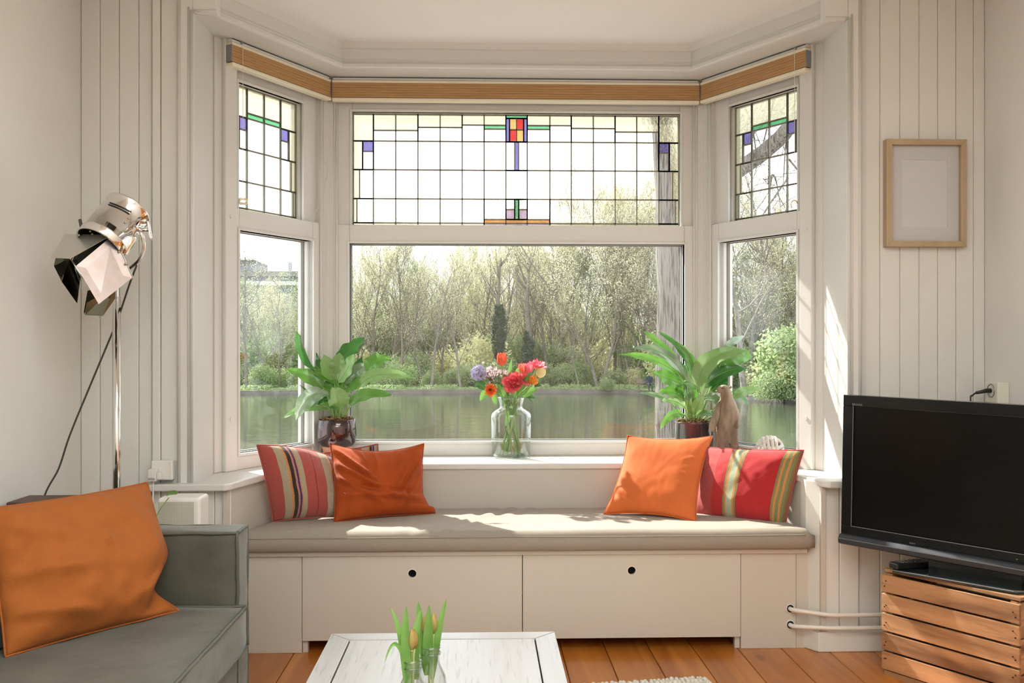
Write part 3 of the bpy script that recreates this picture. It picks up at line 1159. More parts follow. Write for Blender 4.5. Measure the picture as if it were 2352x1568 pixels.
def slab(name, m, x0, x1, y0, y1, z0, z1, bev, dome=0, n=16, seed=0, rough=.004):
    """upholstered block: rounded box with a slightly uneven face"""
    mb = MB()
    bm = bmesh.new()
    bmesh.ops.create_cube(bm, size=1)
    bmesh.ops.subdivide_edges(bm, edges=bm.edges, cuts=n, use_grid_fill=True)
    for v in bm.verts:
        c = v.co
        p = V((x0 + (c.x + .5) * (x1 - x0), y0 + (c.y + .5) * (y1 - y0), z0 + (c.z + .5) * (z1 - z0)))
        nn = V((0, 0, 0))
        k = (1 - (2 * c.x) ** 4) * (1 - (2 * c.y) ** 4)
        if abs(c.z - .5) < 1e-4:
            p.z += dome * k
        w = rough * noise.noise(p * 9 + V((seed, 0, 0))) + rough * .5 * noise.noise(p * 24 + V((seed, 0, 0)))
        for ax in range(3):
            if abs(abs(c[ax]) - .5) < 1e-4:
                p[ax] += w * (1 if c[ax] > 0 else -1) * .8
        v.co = p
    bmesh.ops.recalc_face_normals(bm, faces=bm.faces)
    me = bpy.data.meshes.new(name)
    L = parent_world(sofa)
    for v in bm.verts:
        v.co -= L
    bm.to_mesh(me)
    bm.free()
    me.polygons.foreach_set('use_smooth', [True] * len(me.polygons))
    me.materials.append(m)
    o = bpy.data.objects.new(name, me)
    COL.objects.link(o)
    o.parent = sofa
    b = o.modifiers.new('bevel', 'BEVEL')
    b.width = bev
    b.segments = 2
    b.limit_method = 'ANGLE'
    b.angle_limit = radians(55)
    return o


def wobble(pts, a=.003, s=14):
    return [V(p) + V((noise.noise(V(p) * s), noise.noise(V(p) * s + V((3, 0, 0))), noise.noise(V(p) * s + V((0, 5, 0))))) * a for p in pts]


def line(a, b_, n=24):
    return [V(a).lerp(V(b_), i / n) for i in range(n + 1)]


slab('seat_cushion', SOFA, X0s, XF, .95, 2.705, .312, .424, .012, .008, 26, 1, .005)
slab('seat_base', SOFA, X0s, XF - .03, .95, 2.81, .10, .305, .015, 0, 14, 2)
slab('armrest', SOFA, X0s, XF - .028, 2.712, 2.822, .10, .632, .014, .004, 16, 3)
slab('armrest', SOFA, X0s, XF - .028, .82, .94, .10, .632, .014, .004, 8, 4)
b = MB()
b.hexa([(-1.47, .82, .3), (-1.25, .82, .3), (-1.25, 2.70, .3), (-1.47, 2.70, .3), (-1.47, .82, .80), (-1.30, .82, .80), (-1.30, 2.62, .70), (-1.47, 2.62, .70)])
b.build('backrest', SOFA, sofa, bevel=.03, seg=4)
# loose back cushion whose edge shows at the left of the picture
b = MB()
b.hexa([(-1.25, 1.2, .43), (-1.13, 1.2, .43), (-1.13, 2.36, .43), (-1.25, 2.36, .43), (-1.31, 1.2, .86), (-1.20, 1.2, .86), (-1.20, 2.38, .855), (-1.31, 2.38, .855)])
b.build('back_cushion', SOFA, sofa, bevel=.035, seg=4)
pr = MB()
r_ = .0055
pr.tube(wobble(line((XF - .003, .95, .424), (XF - .003, 2.70, .424), 60)), r_, 6)
pr.tube(wobble(line((XF - .003, 2.702, .424), (XF - .001, 2.702, .315), 8), .005), r_, 6)
pr.tube(wobble(line((XF - .003, .95, .315), (XF - .001, 2.70, .315), 60)), r_, 6)
pr.tube(wobble(line((XF - .003, 2.703, .424), (X0s, 2.703, .424), 30)), r_, 6)
pr.build('piping', SOFP, sofa, True)
pr = MB()
xa_ = XF - .030
pr.tube(wobble(line((X0s, 2.712, .629), (xa_, 2.712, .629), 30) + line((xa_, 2.712, .629), (xa_, 2.712, .12), 24)[1:]), r_, 6)
pr.tube(wobble(line((X0s, 2.822, .629), (xa_, 2.822, .629), 30) + line((xa_, 2.822, .629), (xa_, 2.822, .12), 24)[1:]), r_, 6)
pr.tube(wobble(line((xa_, 2.712, .629), (xa_, 2.822, .629), 6), .001), r_, 6)
pr.build('piping', SOFP, sofa, True)
for xx, yy in ((X0s + .06, .9), (XF - .1, .9), (X0s + .06, 2.75), (XF - .1, 2.75)):
    MB().lathe([(.018, 0), (.025, .11)], 12, (xx, yy, 0), capt=True).build('leg', BLACK, sofa, True)
pillow('sofa_pillow', 'large orange linen pillow slumped on the grey-green sofa',
       [at(12, 1508, 2.255), at(432, 1402, 2.66), at(338, 1108, 2.80), at(-45, 1170, 2.33)], .17, LINO, None, wr=.018, seed=41, ein=.035, droop=.25, n=64, wsc=4.2, seam_r=.003,
       folds=[((.02, .85), (.5, .6), .008, .05), ((.0, .5), (.45, .42), .010, .05), ((.02, .25), (.4, .1), .012, .04), ((.2, .98), (.12, .5), -.008, .05), ((.98, .3), (.6, .12), .012, .05),
              ((.98, .14), (.7, .03), -.012, .05), ((.4, .97), (.55, .5), .006, .06)],
       extra=lambda u, v: V((-.075 * max(0, u - .72) / .28 * math.exp(-((v - .17) / .16) ** 2), 0, 0)))

# ---- coffee table
TW = wood_mat('whitewashed_oak', (0.51, 0.505, 0.505), (0.47, 0.46, 0.45), 'Y', .34, 22, .05, False, .15, .15, .02, .22)
TWX = wood_mat('whitewashed_oak_cross', (0.51, 0.505, 0.505), (0.47, 0.46, 0.45), 'X', .34, 22, .05, False, .15, .15, .02, .22)
ct = thing('coffee_table', 'small whitewashed wooden coffee table with a mitred frame top', 'table', (-.10, 1.9, 0))
ZT = .42
tx0, tx1, ty1, ty0, bw = -.385, .187, 2.456, 1.30, .054
g_ = .0017
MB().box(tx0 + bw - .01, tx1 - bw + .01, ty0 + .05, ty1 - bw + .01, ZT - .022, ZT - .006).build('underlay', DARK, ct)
MB().prism([(tx0, ty1), (tx0 + bw - g_, ty1 - bw + g_), (tx1 - bw + g_, ty1 - bw + g_), (tx1, ty1)][::-1], ZT - .025, ZT).build('frame_board', TWX, ct, bevel=.0012)
for (P) in ([(tx0, ty0), (tx0 + bw - g_, ty0 + bw), (tx0 + bw - g_, ty1 - bw - g_), (tx0, ty1 - g_ * 2)], [(tx1, ty0), (tx1, ty1 - g_ * 2), (tx1 - bw + g_, ty1 - bw - g_), (tx1 - bw + g_, ty0 + bw)]):
    MB().prism(P, ZT - .025, ZT).build('frame_board', TW, ct, bevel=.0012)
MB().prism([(tx0, ty0), (tx1, ty0), (tx1 - bw + g_, ty0 + bw - g_), (tx0 + bw - g_, ty0 + bw - g_)], ZT - .025, ZT).build('frame_board', TWX, ct, bevel=.0012)
MB().box(tx0 + bw + g_, tx1 - bw - g_, ty0 + bw + g_, ty1 - bw - g_, ZT - .02, ZT - .0012).build('centre_panel', TW, ct, bevel=.001)
for a in ((tx0 + .015, tx1 - .015, ty1 - .035, ty1 - .015), (tx0 + .015, tx1 - .015, ty0 + .015, ty0 + .035), (tx0 + .015, tx0 + .035, ty0 + .035, ty1 - .035), (tx1 - .035, tx1 - .015, ty0 + .035, ty1 - .035)):
    MB().box(*a, ZT - .105, ZT - .025).build('apron', TW, ct)
for xx in (tx0 + .012, tx1 - .067):
    for yy in (ty0 + .012, ty1 - .067):
        MB().box(xx, xx + .055, yy, yy + .055, 0, ZT - .025).build('leg', TW, ct, bevel=.003)

# ---- crate
CRW = wood_mat('weathered_crate_pine', (0.50, 0.275, 0.13), (0.20, 0.095, 0.042), 'H', .7, 9, .10, True, 0, .35, .16, .25)
NAIL = mat('rusty_nail', (.03, .02, .015), .6, .5)
ca = radians(31.4)
u_ = V((sin(ca), -cos(ca), 0))           # along the front, to the right and nearer
v_ = V((cos(ca), sin(ca), 0))            # into the crate
cr_ = thing('wooden_crate', 'weathered wooden slatted fruit crate carrying the television', 'crate', (1.66, 3.19, 0))
c0 = V((1.410, 3.324, 0))
Lc, Dc, Hc = .49, .285, .362


def cbox(b, a0, a1, d0, d1, z0, z1):
    return b.hexa([c0 + u_ * a + v_ * d + V((0, 0, z)) for z in (z0, z1) for a, d in ((a0, d0), (a1, d0), (a1, d1), (a0, d1))])


nsl = 5
ph = Hc / nsl
random.seed(5)
for side_d in (0, Dc - .011):
    for k in range(nsl):
        z0 = .022 + k * (Hc - .022) / nsl
        h_ = (Hc - .022) / nsl - .006 - random.random() * .002
        s_ = cbox(MB(), 0, Lc, side_d, side_d + .011, z0, z0 + h_).build('slat', CRW, cr_, bevel=.0012)
        if side_d == 0:
            nb = MB()
            for a in (.012, .018, Lc - .012, Lc - .02):
                nb.disc(c0 + u_ * a + v_ * -.0005 + V((0, 0, z0 + h_ * random.uniform(.25, .75))), .0025, -v_, 6, .002)
            nb.build('nails', NAIL, s_)['kind'] = 'stuff'
for a in (.0, Lc - .014):
    for k in range(3):
        z0 = .022 + k * (Hc - .022) / 3
        cbox(MB(), a + (0.0015 if a == 0 else 0), a + .0125, .013, Dc - .013, z0, z0 + (Hc - .022) / 3 - .006).build('end_board', CRW, cr_)
for a in (.015, Lc - .035):
    for d in (.013, Dc - .034):
        cbox(MB(), a, a + .02, d, d + .02, .0, Hc - .004).build('corner_post', CRW, cr_)
cbox(MB(), .01, Lc - .01, .002, Dc - .002, 0, .018).build('bottom_board', CRW, cr_)
for k in range(4):
    d0 = .014 + k * (Dc - .02) / 4
    cbox(MB(), .004, Lc - .004, d0, d0 + (Dc - .02) / 4 - .006, Hc + .0005, Hc + .011).build('top_slat', CRW, cr_, bevel=.001)

# ---- television
ta = radians(41)
tu = V((sin(ta), -cos(ta), 0))
tv_ = V((cos(ta), sin(ta), 0))
tz = Matrix.Rotation(radians(-1.1), 3, tv_) @ V((0, 0, 1))
tuu = Matrix.Rotation(radians(-1.1), 3, tv_) @ tu
if tuu.z > 0:
    tuu = Matrix.Rotation(radians(1.1), 3, tv_) @ tu
    tz = Matrix.Rotation(radians(1.1), 3, tv_) @ V((0, 0, 1))
TG = mat('tv_glossy_black', (0.010, 0.012, 0.012), 0.16, spec=.4)
TSc = mat('tv_screen', (0.004, 0.0045, 0.004), 0.22, spec=.30)
TSl = mat('tv_silver_line', (.30, .32, .34), .3, .7)
TGr = mat('tv_speaker_grille', (.03, .035, .045), .5, var=.4, vscale=400)
tv = thing('television', 'black flat screen television on a glass foot, standing on the wooden crate', 'television', (1.6, 3.1, Hc + .012))
t0 = at(1937, 906, 3.44)                # top left corner of the set
TWd, TH = .90, .545


def tp(a, d, h):
    return t0 + tuu * a + tv_ * d - tz * h


def tbox(b, a0, a1, d0, d1, h0, h1):
    return b.hexa([tp(a, d, h) for h in (h1, h0) for a, d in ((a0, d0), (a1, d0), (a1, d1), (a0, d1))])


bz = MB()
tbox(bz, 0, TWd, .0, .05, 0, .040)
tbox(bz, 0, TWd, .0, .05, .475, .505)
tbox(bz, 0, .040, .0, .05, .040, .475)
tbox(bz, TWd - .04, TWd, .0, .05, .040, .475)
bz.build('bezel', TG, tv, bevel=.002)
tbox(MB(), .038, TWd - .038, .006, .045, .038, .477).build('screen', TSc, tv)
tbox(MB(), .04, TWd - .04, .05, .095, .06, .47).build('back_shell', BLACK, tv, bevel=.02)
sl_ = MB()
tbox(sl_, .0385, .0405, -.0012, .002, .040, .475)
tbox(sl_, .04, TWd - .04, -.0012, .002, .4735, .4755)
sl_.build('inner_edge', TSl, tv)
b = MB()
cs_ = [(.0, .505), (-.012, .507), (-.022, .520), (-.020, .538), (.0, .545), (.04, .545), (.04, .505)]
b.sweep([tp(0, d, h) for d, h in cs_], [tp(TWd, d, h) for d, h in cs_])
sb = b.build('speaker_bar', TGr, tv, bevel=.002)
tbox(MB(), 0, TWd, -.0235, -.0195, .5195, .5215).build('silver_strip', TSl, sb)


def text(name, s, size, o, xdir, ydir, m, parent, ext=.0004):
    cu = bpy.data.curves.new(name, 'FONT')
    cu.body = s
    cu.size = size
    cu.extrude = ext
    tmp = bpy.data.objects.new(name, cu)
    COL.objects.link(tmp)
    bpy.context.view_layer.update()
    me = bpy.data.meshes.new_from_object(tmp)
    me.materials.append(m)
    bpy.data.objects.remove(tmp)
    ob = bpy.data.objects.new(name, me)
    z = V(xdir).cross(V(ydir)).normalized()
    M = Matrix((V(xdir).normalized(), V(ydir).normalized(), z)).transposed()
    ob.rotation_euler = M.to_euler()
    ob.location = V(o) - parent_world(parent)
    ob.parent = parent
    COL.objects.link(ob)
    return ob


text('lettering', 'BRAVIA', .0115, tp(.036, -.001, .037), tuu, tz, TSl, tv)
text('lettering', 'SONY', .008, tp(.255, -.0015, .502), tuu, tz, TSl, tv)
b = MB()
for k in range(3):
    tbox(b, .60 + k * .05, .606 + k * .05, -.001, .001, .492, .494)
b.build('indicator_lights', TSl, tv)['kind'] = 'stuff'
# foot: neck, glass plate
TGl = mat('tv_glass_foot', (.02, .03, .032), .08, spec=.8, ior=1.5)
fc = t0 + tu * .45 + tv_ * .065
fz = Hc + .0125
b = MB()


def gbox(b, a0, a1, d0, d1, z0, z1):
    o = V((t0.x, t0.y, 0))
    return b.hexa([o + tu * a + tv_ * d + V((0, 0, z)) for z in (z0, z1) for a, d in ((a0, d0), (a1, d0), (a1, d1), (a0, d1))])


gbox(b, .30, .60, .025, .06, fz + .008, t0.z - .5)
b.build('neck', TG, tv)
o = V((t0.x, t0.y, 0))
poly = [o + tu * a + tv_ * d for a, d in ((.205, -.045), (.60, -.045), (.655, .02), (.60, .17), (.25, .17), (.175, .02))]
MB().prism([(p.x, p.y) for p in poly], fz, fz + .009).build('glass_foot', TGl, tv, bevel=.003)
MB().tube([V((p.x, p.y, fz + .009)) for p in poly[:3]], .0018, 6).build('foot_edge', TSl, tv)
# remote control lying on the foot
rm = thing('remote_control', 'black remote control resting on the left of the television foot', 'remote', o + tu * .235 + tv_ * .045 + V((0, 0, fz + .0095)))
R_ = Matrix((tv_ * .92 + tu * .39, V((0, 0, 1)).cross(tv_ * .92 + tu * .39), V((0, 0, 1)))).transposed()
rc = o + tu * .235 + tv_ * .045 + V((0, 0, fz + .0215))
MB().obox(rc, (.17, .045, .022), R_).build('body', BLACK, rm, bevel=.005)
bt = MB()
for i in range(6):
    for j in range(3):
        bt.obox(rc + R_ @ V((-.055 + i * .018, -.012 + j * .012, .0115)), (.008, .007, .003), R_)
bt.build('buttons', mat('grey_rubber', (.16, .16, .16), .5), rm)
rm.location.z = fz + .0095
# ================================================================ BEYOND THE GLASS
GZ, WZ = -1.95, -2.2
BARK = mat('grey_bark', (0.22, 0.20, 0.165), 0.9, col2=(0.14, 0.125, 0.105), vscale=6, spec=.1)
BARK2 = mat('pale_bark', (0.27, 0.25, 0.215), 0.9, col2=(0.18, 0.165, 0.14), vscale=6, spec=.1)
LEAFY = mat('spring_leaf_yellow', (0.64, 0.63, 0.40), 0.7, trans=.5, objvar=.15, spec=.1)
LEAFP = mat('blossom_pale_yellow', (0.74, 0.73, 0.53), 0.7, trans=.5, objvar=.1, spec=.1)
LEAFG = mat('spring_leaf_green', (0.30, 0.40, 0.19), 0.7, trans=.5, col2=(.40, .47, .27), vscale=.9, objvar=.2, spec=.1)
IVY = mat('dark_ivy', (0.035, 0.085, 0.045), 0.6, var=.5, vscale=3)
GRASSM = mat('bank_grass', (0.12, 0.18, 0.06), 0.9, col2=(.17, .19, .10), vscale=.6, bump=.4, bscale=3, bdist=.1)
STONE = mat('bank_stone', (0.20, 0.185, 0.165), 0.9, var=.3, vscale=1.5)
QUAY = mat('quay_paving', (0.33, 0.32, 0.30), 0.9, var=.25, vscale=2)

# lake
lw_ = bpy.data.materials.new('lake_water')
lw_.use_nodes = True
nt = lw_.node_tree
b = nt.nodes['Principled BSDF']
b.inputs['Base Color'].default_value = (0.05, 0.055, 0.04, 1)
b.inputs['Roughness'].default_value = 0.06
b.inputs['IOR'].default_value = 1.33
g_ = nt.nodes.new('ShaderNodeNewGeometry')
m_ = nt.nodes.new('ShaderNodeMapping')
m_.inputs['Scale'].default_value = (.35, 1.4, 1)
nz = nt.nodes.new('ShaderNodeTexNoise')
nz.inputs['Scale'].default_value = 2.6
nz.inputs['Detail'].default_value = 3
bp = nt.nodes.new('ShaderNodeBump')
bp.inputs['Strength'].default_value = .20
bp.inputs['Distance'].default_value = .05
nt.links.new(g_.outputs['Position'], m_.inputs['Vector'])
nt.links.new(m_.outputs[0], nz.inputs['Vector'])
nt.links.new(nz.outputs['Fac'], bp.inputs['Height'])
nt.links.new(bp.outputs[0], b.inputs['Normal'])
tag(MB().add([(-140, 19.9, WZ), (140, 19.9, WZ), (140, 90, WZ), (-140, 90, WZ)], [(0, 1, 2, 3)]).build('lake', lw_, fix=False), 'still green lake in front of the wooded bank', 'lake', kind='structure')
tag(MB().box(-60, 60, 4.75, 20, -2.6, -1.45).build('quay', QUAY), 'paved quay on the near side of the lake below the windows', 'ground', kind='structure')

bank = [(-140, 70), (-20, 70.5), (4, 72), (11, 71), (15.5, 67), (19, 59), (24, 55.5), (32, 54), (50, 50), (140, 46)]
poly = bank + [(140, 190), (-140, 190)]
tag(MB().prism(poly, WZ - .4, GZ).build('far_bank_ground', GRASSM), 'grassy ground of the far bank under the trees', 'ground', kind='structure')
bk = MB()
for (x0, y0), (x1, y1) in zip(bank, bank[1:]):
    d = V((x1 - x0, y1 - y0, 0)).normalized()
    nn = V((d.y, -d.x, 0)) * .25
    bk.hexa([(x0 + nn.x, y0 + nn.y, WZ - .3), (x1 + nn.x, y1 + nn.y, WZ - .3), (x1, y1, WZ - .3), (x0, y0, WZ - .3),
             (x0 + nn.x, y0 + nn.y, GZ + .02), (x1 + nn.x, y1 + nn.y, GZ + .02), (x1, y1, GZ + .02), (x0, y0, GZ + .02)])
tag(bk.build('bank_edge', STONE), 'low grey stone edging along the far bank of the lake', 'kerb', kind='structure')


def bank_y(x):
    for (x0, y0), (x1, y1) in zip(bank, bank[1:]):
        if x0 <= x <= x1:
            return y0 + (y1 - y0) * (x - x0) / (x1 - x0)
    return 70


# rising wooded ground behind
hl = MB()
NX, NY = 60, 6
for j in range(NY + 1):
    for i in range(NX + 1):
        x = -140 + 280 * i / NX
        y = 76 + 8 * j + (bank_y(x) - 70) * .8
        hl.v.append((x, y, GZ + (.0 if j == 0 else .35 * j + .5 * noise.noise(V((x * .1, y * .1, 0))))))
for j in range(NY):
    for i in range(NX):
        a = j * (NX + 1) + i
        hl.f.append((a, a + 1, a + NX + 2, a + NX + 1))
tag(hl.build('woodland_floor', GRASSM, fix=False), 'green woodland floor rising gently behind the far bank', 'ground', kind='structure')


def tree_proto(name, seed, H, m_bark, m_leaf, nleaf, lsize, spread=.42, up=.35, prim=9, trunk_r=.20, first=.28, leaf_low=0.0, multi=1, dense=1.0):
    """trunk and branches as one tapering mesh, spring leaves as a second one"""
    rnd = random.Random(seed)
    mb = MB()
    tips = []

    def grow(p, d, L, r, lvl, segs):
        pts, rs = [p], [r]
        q = p.copy()
        dd = d.normalized()
        dirs = [dd]
        for i in range(segs):
            j = .16 if lvl else .07
            dd = (dd + V((rnd.gauss(0, j), rnd.gauss(0, j), rnd.gauss(0, j * .5) + (up * .22 if lvl else 0)))).normalized()
            q = q + dd * (L / segs)
            pts.append(q.copy())
            dirs.append(dd)
            rs.append(r * (1 - .75 * (i + 1) / segs) if lvl else r * (1 - .72 * (i + 1) / segs))
        mb.tube(pts, [max(x, .008) for x in rs], [7, 4, 3, 3, 3][lvl], caps=False)
        if lvl >= 3:
            tips.extend(pts[1:])
            return
        nch = [int(prim * dense), 7, 6][lvl]
        for k in range(nch):
            t = (first + (1 - first) * (k + rnd.random()) / nch) if lvl == 0 else (.18 + .82 * (k + rnd.random()) / nch)
            f = t * segs
            i = min(int(f), segs - 1)
            pp = pts[i].lerp(pts[i + 1], f - i)
            ax = dirs[i + 1]
            side = ax.orthogonal().normalized()
            side = Matrix.Rotation(rnd.uniform(0, 2 * pi), 3, ax) @ side
            ang = rnd.uniform(.45, .95) * (spread / .42)
            nd = ax * cos(ang) + side * sin(ang)
            nd.z += up * .4
            LL = [H * .46 * (1.15 - .75 * t), L * .5, L * .42][lvl] * rnd.uniform(.7, 1.2)
            grow(pp, nd, LL, max(rs[i] * [.42, .45, .5][lvl], .008), lvl + 1, [5, 3, 2][lvl])

    for k in range(multi):
        a = rnd.uniform(0, 6.28)
        lean = .04 if multi == 1 else .22
        grow(V((cos(a) * .15 * (multi > 1), sin(a) * .15 * (multi > 1), 0)), V((cos(a) * lean, sin(a) * lean, 1)), H * rnd.uniform(.86, 1.0), trunk_r, 0, 8)
    lf = MB()
    for i in range(nleaf):
        t = rnd.choice(tips)
        if t.z < leaf_low * H:
            continue
        c = t + V((rnd.gauss(0, .16), rnd.gauss(0, .16), rnd.gauss(0, .14)))
        s = lsize * rnd.uniform(.6, 1.4)
        u = V((rnd.gauss(0, 1), rnd.gauss(0, 1), rnd.gauss(0, 1))).normalized()
        w = u.orthogonal().normalized()
        lf.add([c - u * s, c + w * s * .6, c + u * s, c - w * s * .6], [(0, 1, 2, 3)])
    return mb, lf


def raw_mesh(name, mb, m, smooth=True):
    me = bpy.data.meshes.new(name)
    me.from_pydata(mb.v, [], mb.f)
    if smooth:
        me.polygons.foreach_set('use_smooth', [True] * len(me.polygons))
    me.materials.append(m)
    return me


PROT = []
for i, (H_, mb_, ml_, nl, ls, kw) in enumerate([
        (12.6, BARK, LEAFY, 9500, .042, dict(prim=15, up=.5, spread=.38, first=.14, trunk_r=.125)),
        (13.5, BARK, LEAFY, 6500, .040, dict(prim=16, up=.6, spread=.34, first=.12, trunk_r=.13)),
        (11.5, BARK2, LEAFY, 2600, .038, dict(prim=13, up=.35, spread=.50, first=.16, trunk_r=.15)),
        (13.2, BARK2, LEAFP, 17000, .048, dict(prim=11, up=.75, spread=.36, multi=2, first=.08, trunk_r=.13)),
        (10.0, BARK, LEAFG, 8000, .045, dict(prim=13, up=.4, spread=.48, first=.10, trunk_r=.11)),
        (12.2, BARK2, LEAFP, 8500, .042, dict(prim=14, up=.5, spread=.42, first=.10, trunk_r=.12))]):
    tb, lf = tree_proto('tree', 100 + i, H_, mb_, ml_, nl, ls, **kw)
    PROT.append((raw_mesh('trunk_and_branches', tb, mb_), raw_mesh('young_leaves', lf, ml_, False), H_))


def place_tree(k, x, y, s, rz, label, group=None, z=GZ, name='tree', leafless=False):
    t = thing(name, label, 'tree', (x, y, z), group)
    t.rotation_euler = (0, 0, rz)
    t.scale = (s, s, s)
    a = bpy.data.objects.new('trunk_and_branches', PROT[k][0])
    COL.objects.link(a)
    a.parent = t
    if not leafless:
        b_ = bpy.data.objects.new('young_leaves', PROT[k][1])
        COL.objects.link(b_)
        b_.parent = t
        b_['kind'] = 'stuff'
    return t


rnd = random.Random(77)
# distinct trees of the front row, read from the photograph: px of the trunk foot, row offset, kind, scale
FRONT = [(990, 1.2, 2, .80, 'bare spreading tree on the bank edge, left of the bouquet'),
         (1058, 1.6, 2, .76, 'bare forked tree on the bank just left of the tall red tulip'),
         (918, 4.0, 1, .98, 'thick leaning trunked tree with yellow-green top in the left half of the centre window'),
         (862, 6.0, 0, .95, 'slender pale green tree above the left potted plant'),
         (1378, 3.5, 3, 1.15, 'large many-stemmed pale yellow tree filling the right half of the centre window'),
         (1452, 6.0, 3, .72, 'smaller pale yellow blossoming tree beside the big trunk'),
         (1262, 6.5, 1, 1.0, 'tall thin grey-twigged tree behind the bouquet'),
         (1330, 2.2, 5, .55, 'small pale leafed tree overhanging the lake edge'),
         (640, 3.0, 0, .62, 'yellow-green tree in front of the grey building in the left window'),
         (566, 2.0, 2, .92, 'bare grey tree at the left edge of the left window'),
         (604, 6.0, 4, .80, 'fresh green tree low in the left window')]
for px, dy, k, s, lb in FRONT:
    r = ratio(px)
    x = r * 71
    y = bank_y(x) + dy
    x = r * y
    place_tree(k, x, y, s, rnd.uniform(0, 6), lb)
# the wood behind: rows of trees nobody could tell apart
for row, (dy, sp) in enumerate(((8.5, 2.4), (13, 2.3), (19, 2.3))):
    x = -34 + row
    while x < 42:
        xx = x + rnd.uniform(-.9, .9)
        y = bank_y(xx) + dy + rnd.uniform(-1.8, 1.8)
        if -19.5 < xx / y * 70 < -11.5:
            s = rnd.uniform(.55, .64)
        else:
            s = rnd.uniform(.84, 1.05)
        if .06 < xx / y < .24:
            s *= 1.22
        k = rnd.choice([0, 0, 1, 1, 2, 5, 4]) if xx < 9 else rnd.choice([0, 3, 3, 5, 1])
        if xx / y > .262:
            k = rnd.choice([2, 5, 4, 0])
        place_tree(k, xx, y, s * (1 + .03 * row), rnd.uniform(0, 6), ['slim leafing tree in the front rank of the wood across the lake', 'leafing tree in the middle rank of the wood across the lake', 'leafing tree deep in the wood across the lake'][row],
                   ['trees in the front rank of the wood', 'trees in the middle rank of the wood', 'trees deep in the wood'][row])
        x += sp
# trees seen through the right window
for px, Y, k, s, lb in ((1712, 60, 2, 1.4, 'tall pale branched tree at the left of the right side window'), (1800, 66, 2, 1.45, 'wide bare branched tree at the right of the right side window')):
    place_tree(k, ratio(px) * Y, Y, s, 1.3, lb)


def cloud(seed, n, rx, ry, rz, size, core=.45):
    rn = random.Random(seed)
    b = MB()
    blobs = [(V((rn.uniform(-.6, .6) * rx, rn.uniform(-.6, .6) * ry, rn.uniform(.2, .75) * rz)), rn.uniform(.35, .6)) for _ in range(9)]
    for i in range(n):
        c, k = rn.choice(blobs)
        d = V((rn.gauss(0, 1), rn.gauss(0, 1), rn.gauss(0, 1))).normalized()
        p = c + V((d.x * rx, d.y * ry, d.z * rz)) * k * rn.uniform(core, 1)
        p.z = abs(p.z)
        s = size * rn.uniform(.6, 1.4)
        u = V((rn.gauss(0, 1), rn.gauss(0, 1), rn.gauss(0, 1))).normalized()
        w = u.orthogonal().normalized()
        b.add([p - u * s, p + w * s * .6, p + u * s, p - w * s * .6], [(0, 1, 2, 3)])
    return b


def stems(seed, n, rx, rz):
    rn = random.Random(seed)
    b = MB()
    for i in range(n):
        a = rn.uniform(0, 6.28)
        r = rn.uniform(.2, .8) * rx
        e = V((cos(a) * r, sin(a) * r, rz * rn.uniform(.6, 1.1)))
        b.tube(bez((cos(a) * .1, sin(a) * .1, 0), (e.x * .3, e.y * .3, e.z * .7), e, 5), [.03, .025, .018, .012, .006], 3, caps=False)
    return b


BUSHP = []
for i in range(5):
    ml = (LEAFG, LEAFG, LEAFY, LEAFG, LEAFP)[i]
    BUSHP.append((raw_mesh('stems', stems(i, 16, 1.6, 2.2), BARK), raw_mesh('leaves', cloud(50 + i, 4200, 1.9, 1.5, 2.2, .075), ml, False)))


def place_bush(k, x, y, s, label, group, sz=1.0):
    t = thing('bush', label, 'bush', (x, y, GZ - .03), group)
    t.scale = (s, s, s * sz)
    t.rotation_euler = (0, 0, rnd.uniform(0, 6))
    for me in BUSHP[k]:
        o_ = bpy.data.objects.new(me.name, me)
        COL.objects.link(o_)
        o_.parent = t
        if me.name.startswith('leaves'):
            o_['kind'] = 'stuff'
    return t


x = -30
while x < 17:
    y = bank_y(x) + rnd.uniform(2.5, 5)
    hide = 12.2 < x < 16.5
    if not hide:
        place_bush(rnd.choice([0, 1, 2, 3]), x, y, rnd.uniform(.55, 1.0), 'leafy green bush among those lining the far bank', 'bushes lining the far bank')
    x += rnd.uniform(1.4, 2.4)
x = -30
while x < 40:
    y = bank_y(x) + rnd.uniform(8, 12)
    place_bush(rnd.choice([0, 2, 2, 3]), x, y, rnd.uniform(1.2, 2.0), 'tall undergrowth bush between the trunks of the wood', 'undergrowth in the wood')
    x += rnd.uniform(2, 3.2)
x = -36
while x < 44:
    y = bank_y(x) + rnd.uniform(22, 27)
    if not -.29 < x / y < -.16:
        place_bush(rnd.choice([2, 2, 4, 4, 0]), x, y, rnd.uniform(1.5, 2.0), 'hazy yellow-green young growth filling the back of the wood', 'young growth at the back of the wood', rnd.uniform(1.7, 2.5))
    x += rnd.uniform(1.7, 2.6)
for px, Y, s, k, lb in ((1806, 60, 1.75, 1, 'large bright green bush at the right edge of the right window'), (1770, 58.5, .8, 0, 'low green bush by the water in the right window'),
                        (1835, 57.5, 1.0, 3, 'rounded green bush by the water past the right window'), (1865, 59, 1.7, 1, 'tall green bush beyond the right jamb'),
                        (1400, 70.5, .42, 0, 'small low shrub on the water edge right of the bouquet'), (1725, 66, .9, 2, 'pale bush behind the path in the right window')):
    place_bush(k, ratio(px) * Y, Y, s, lb, None)
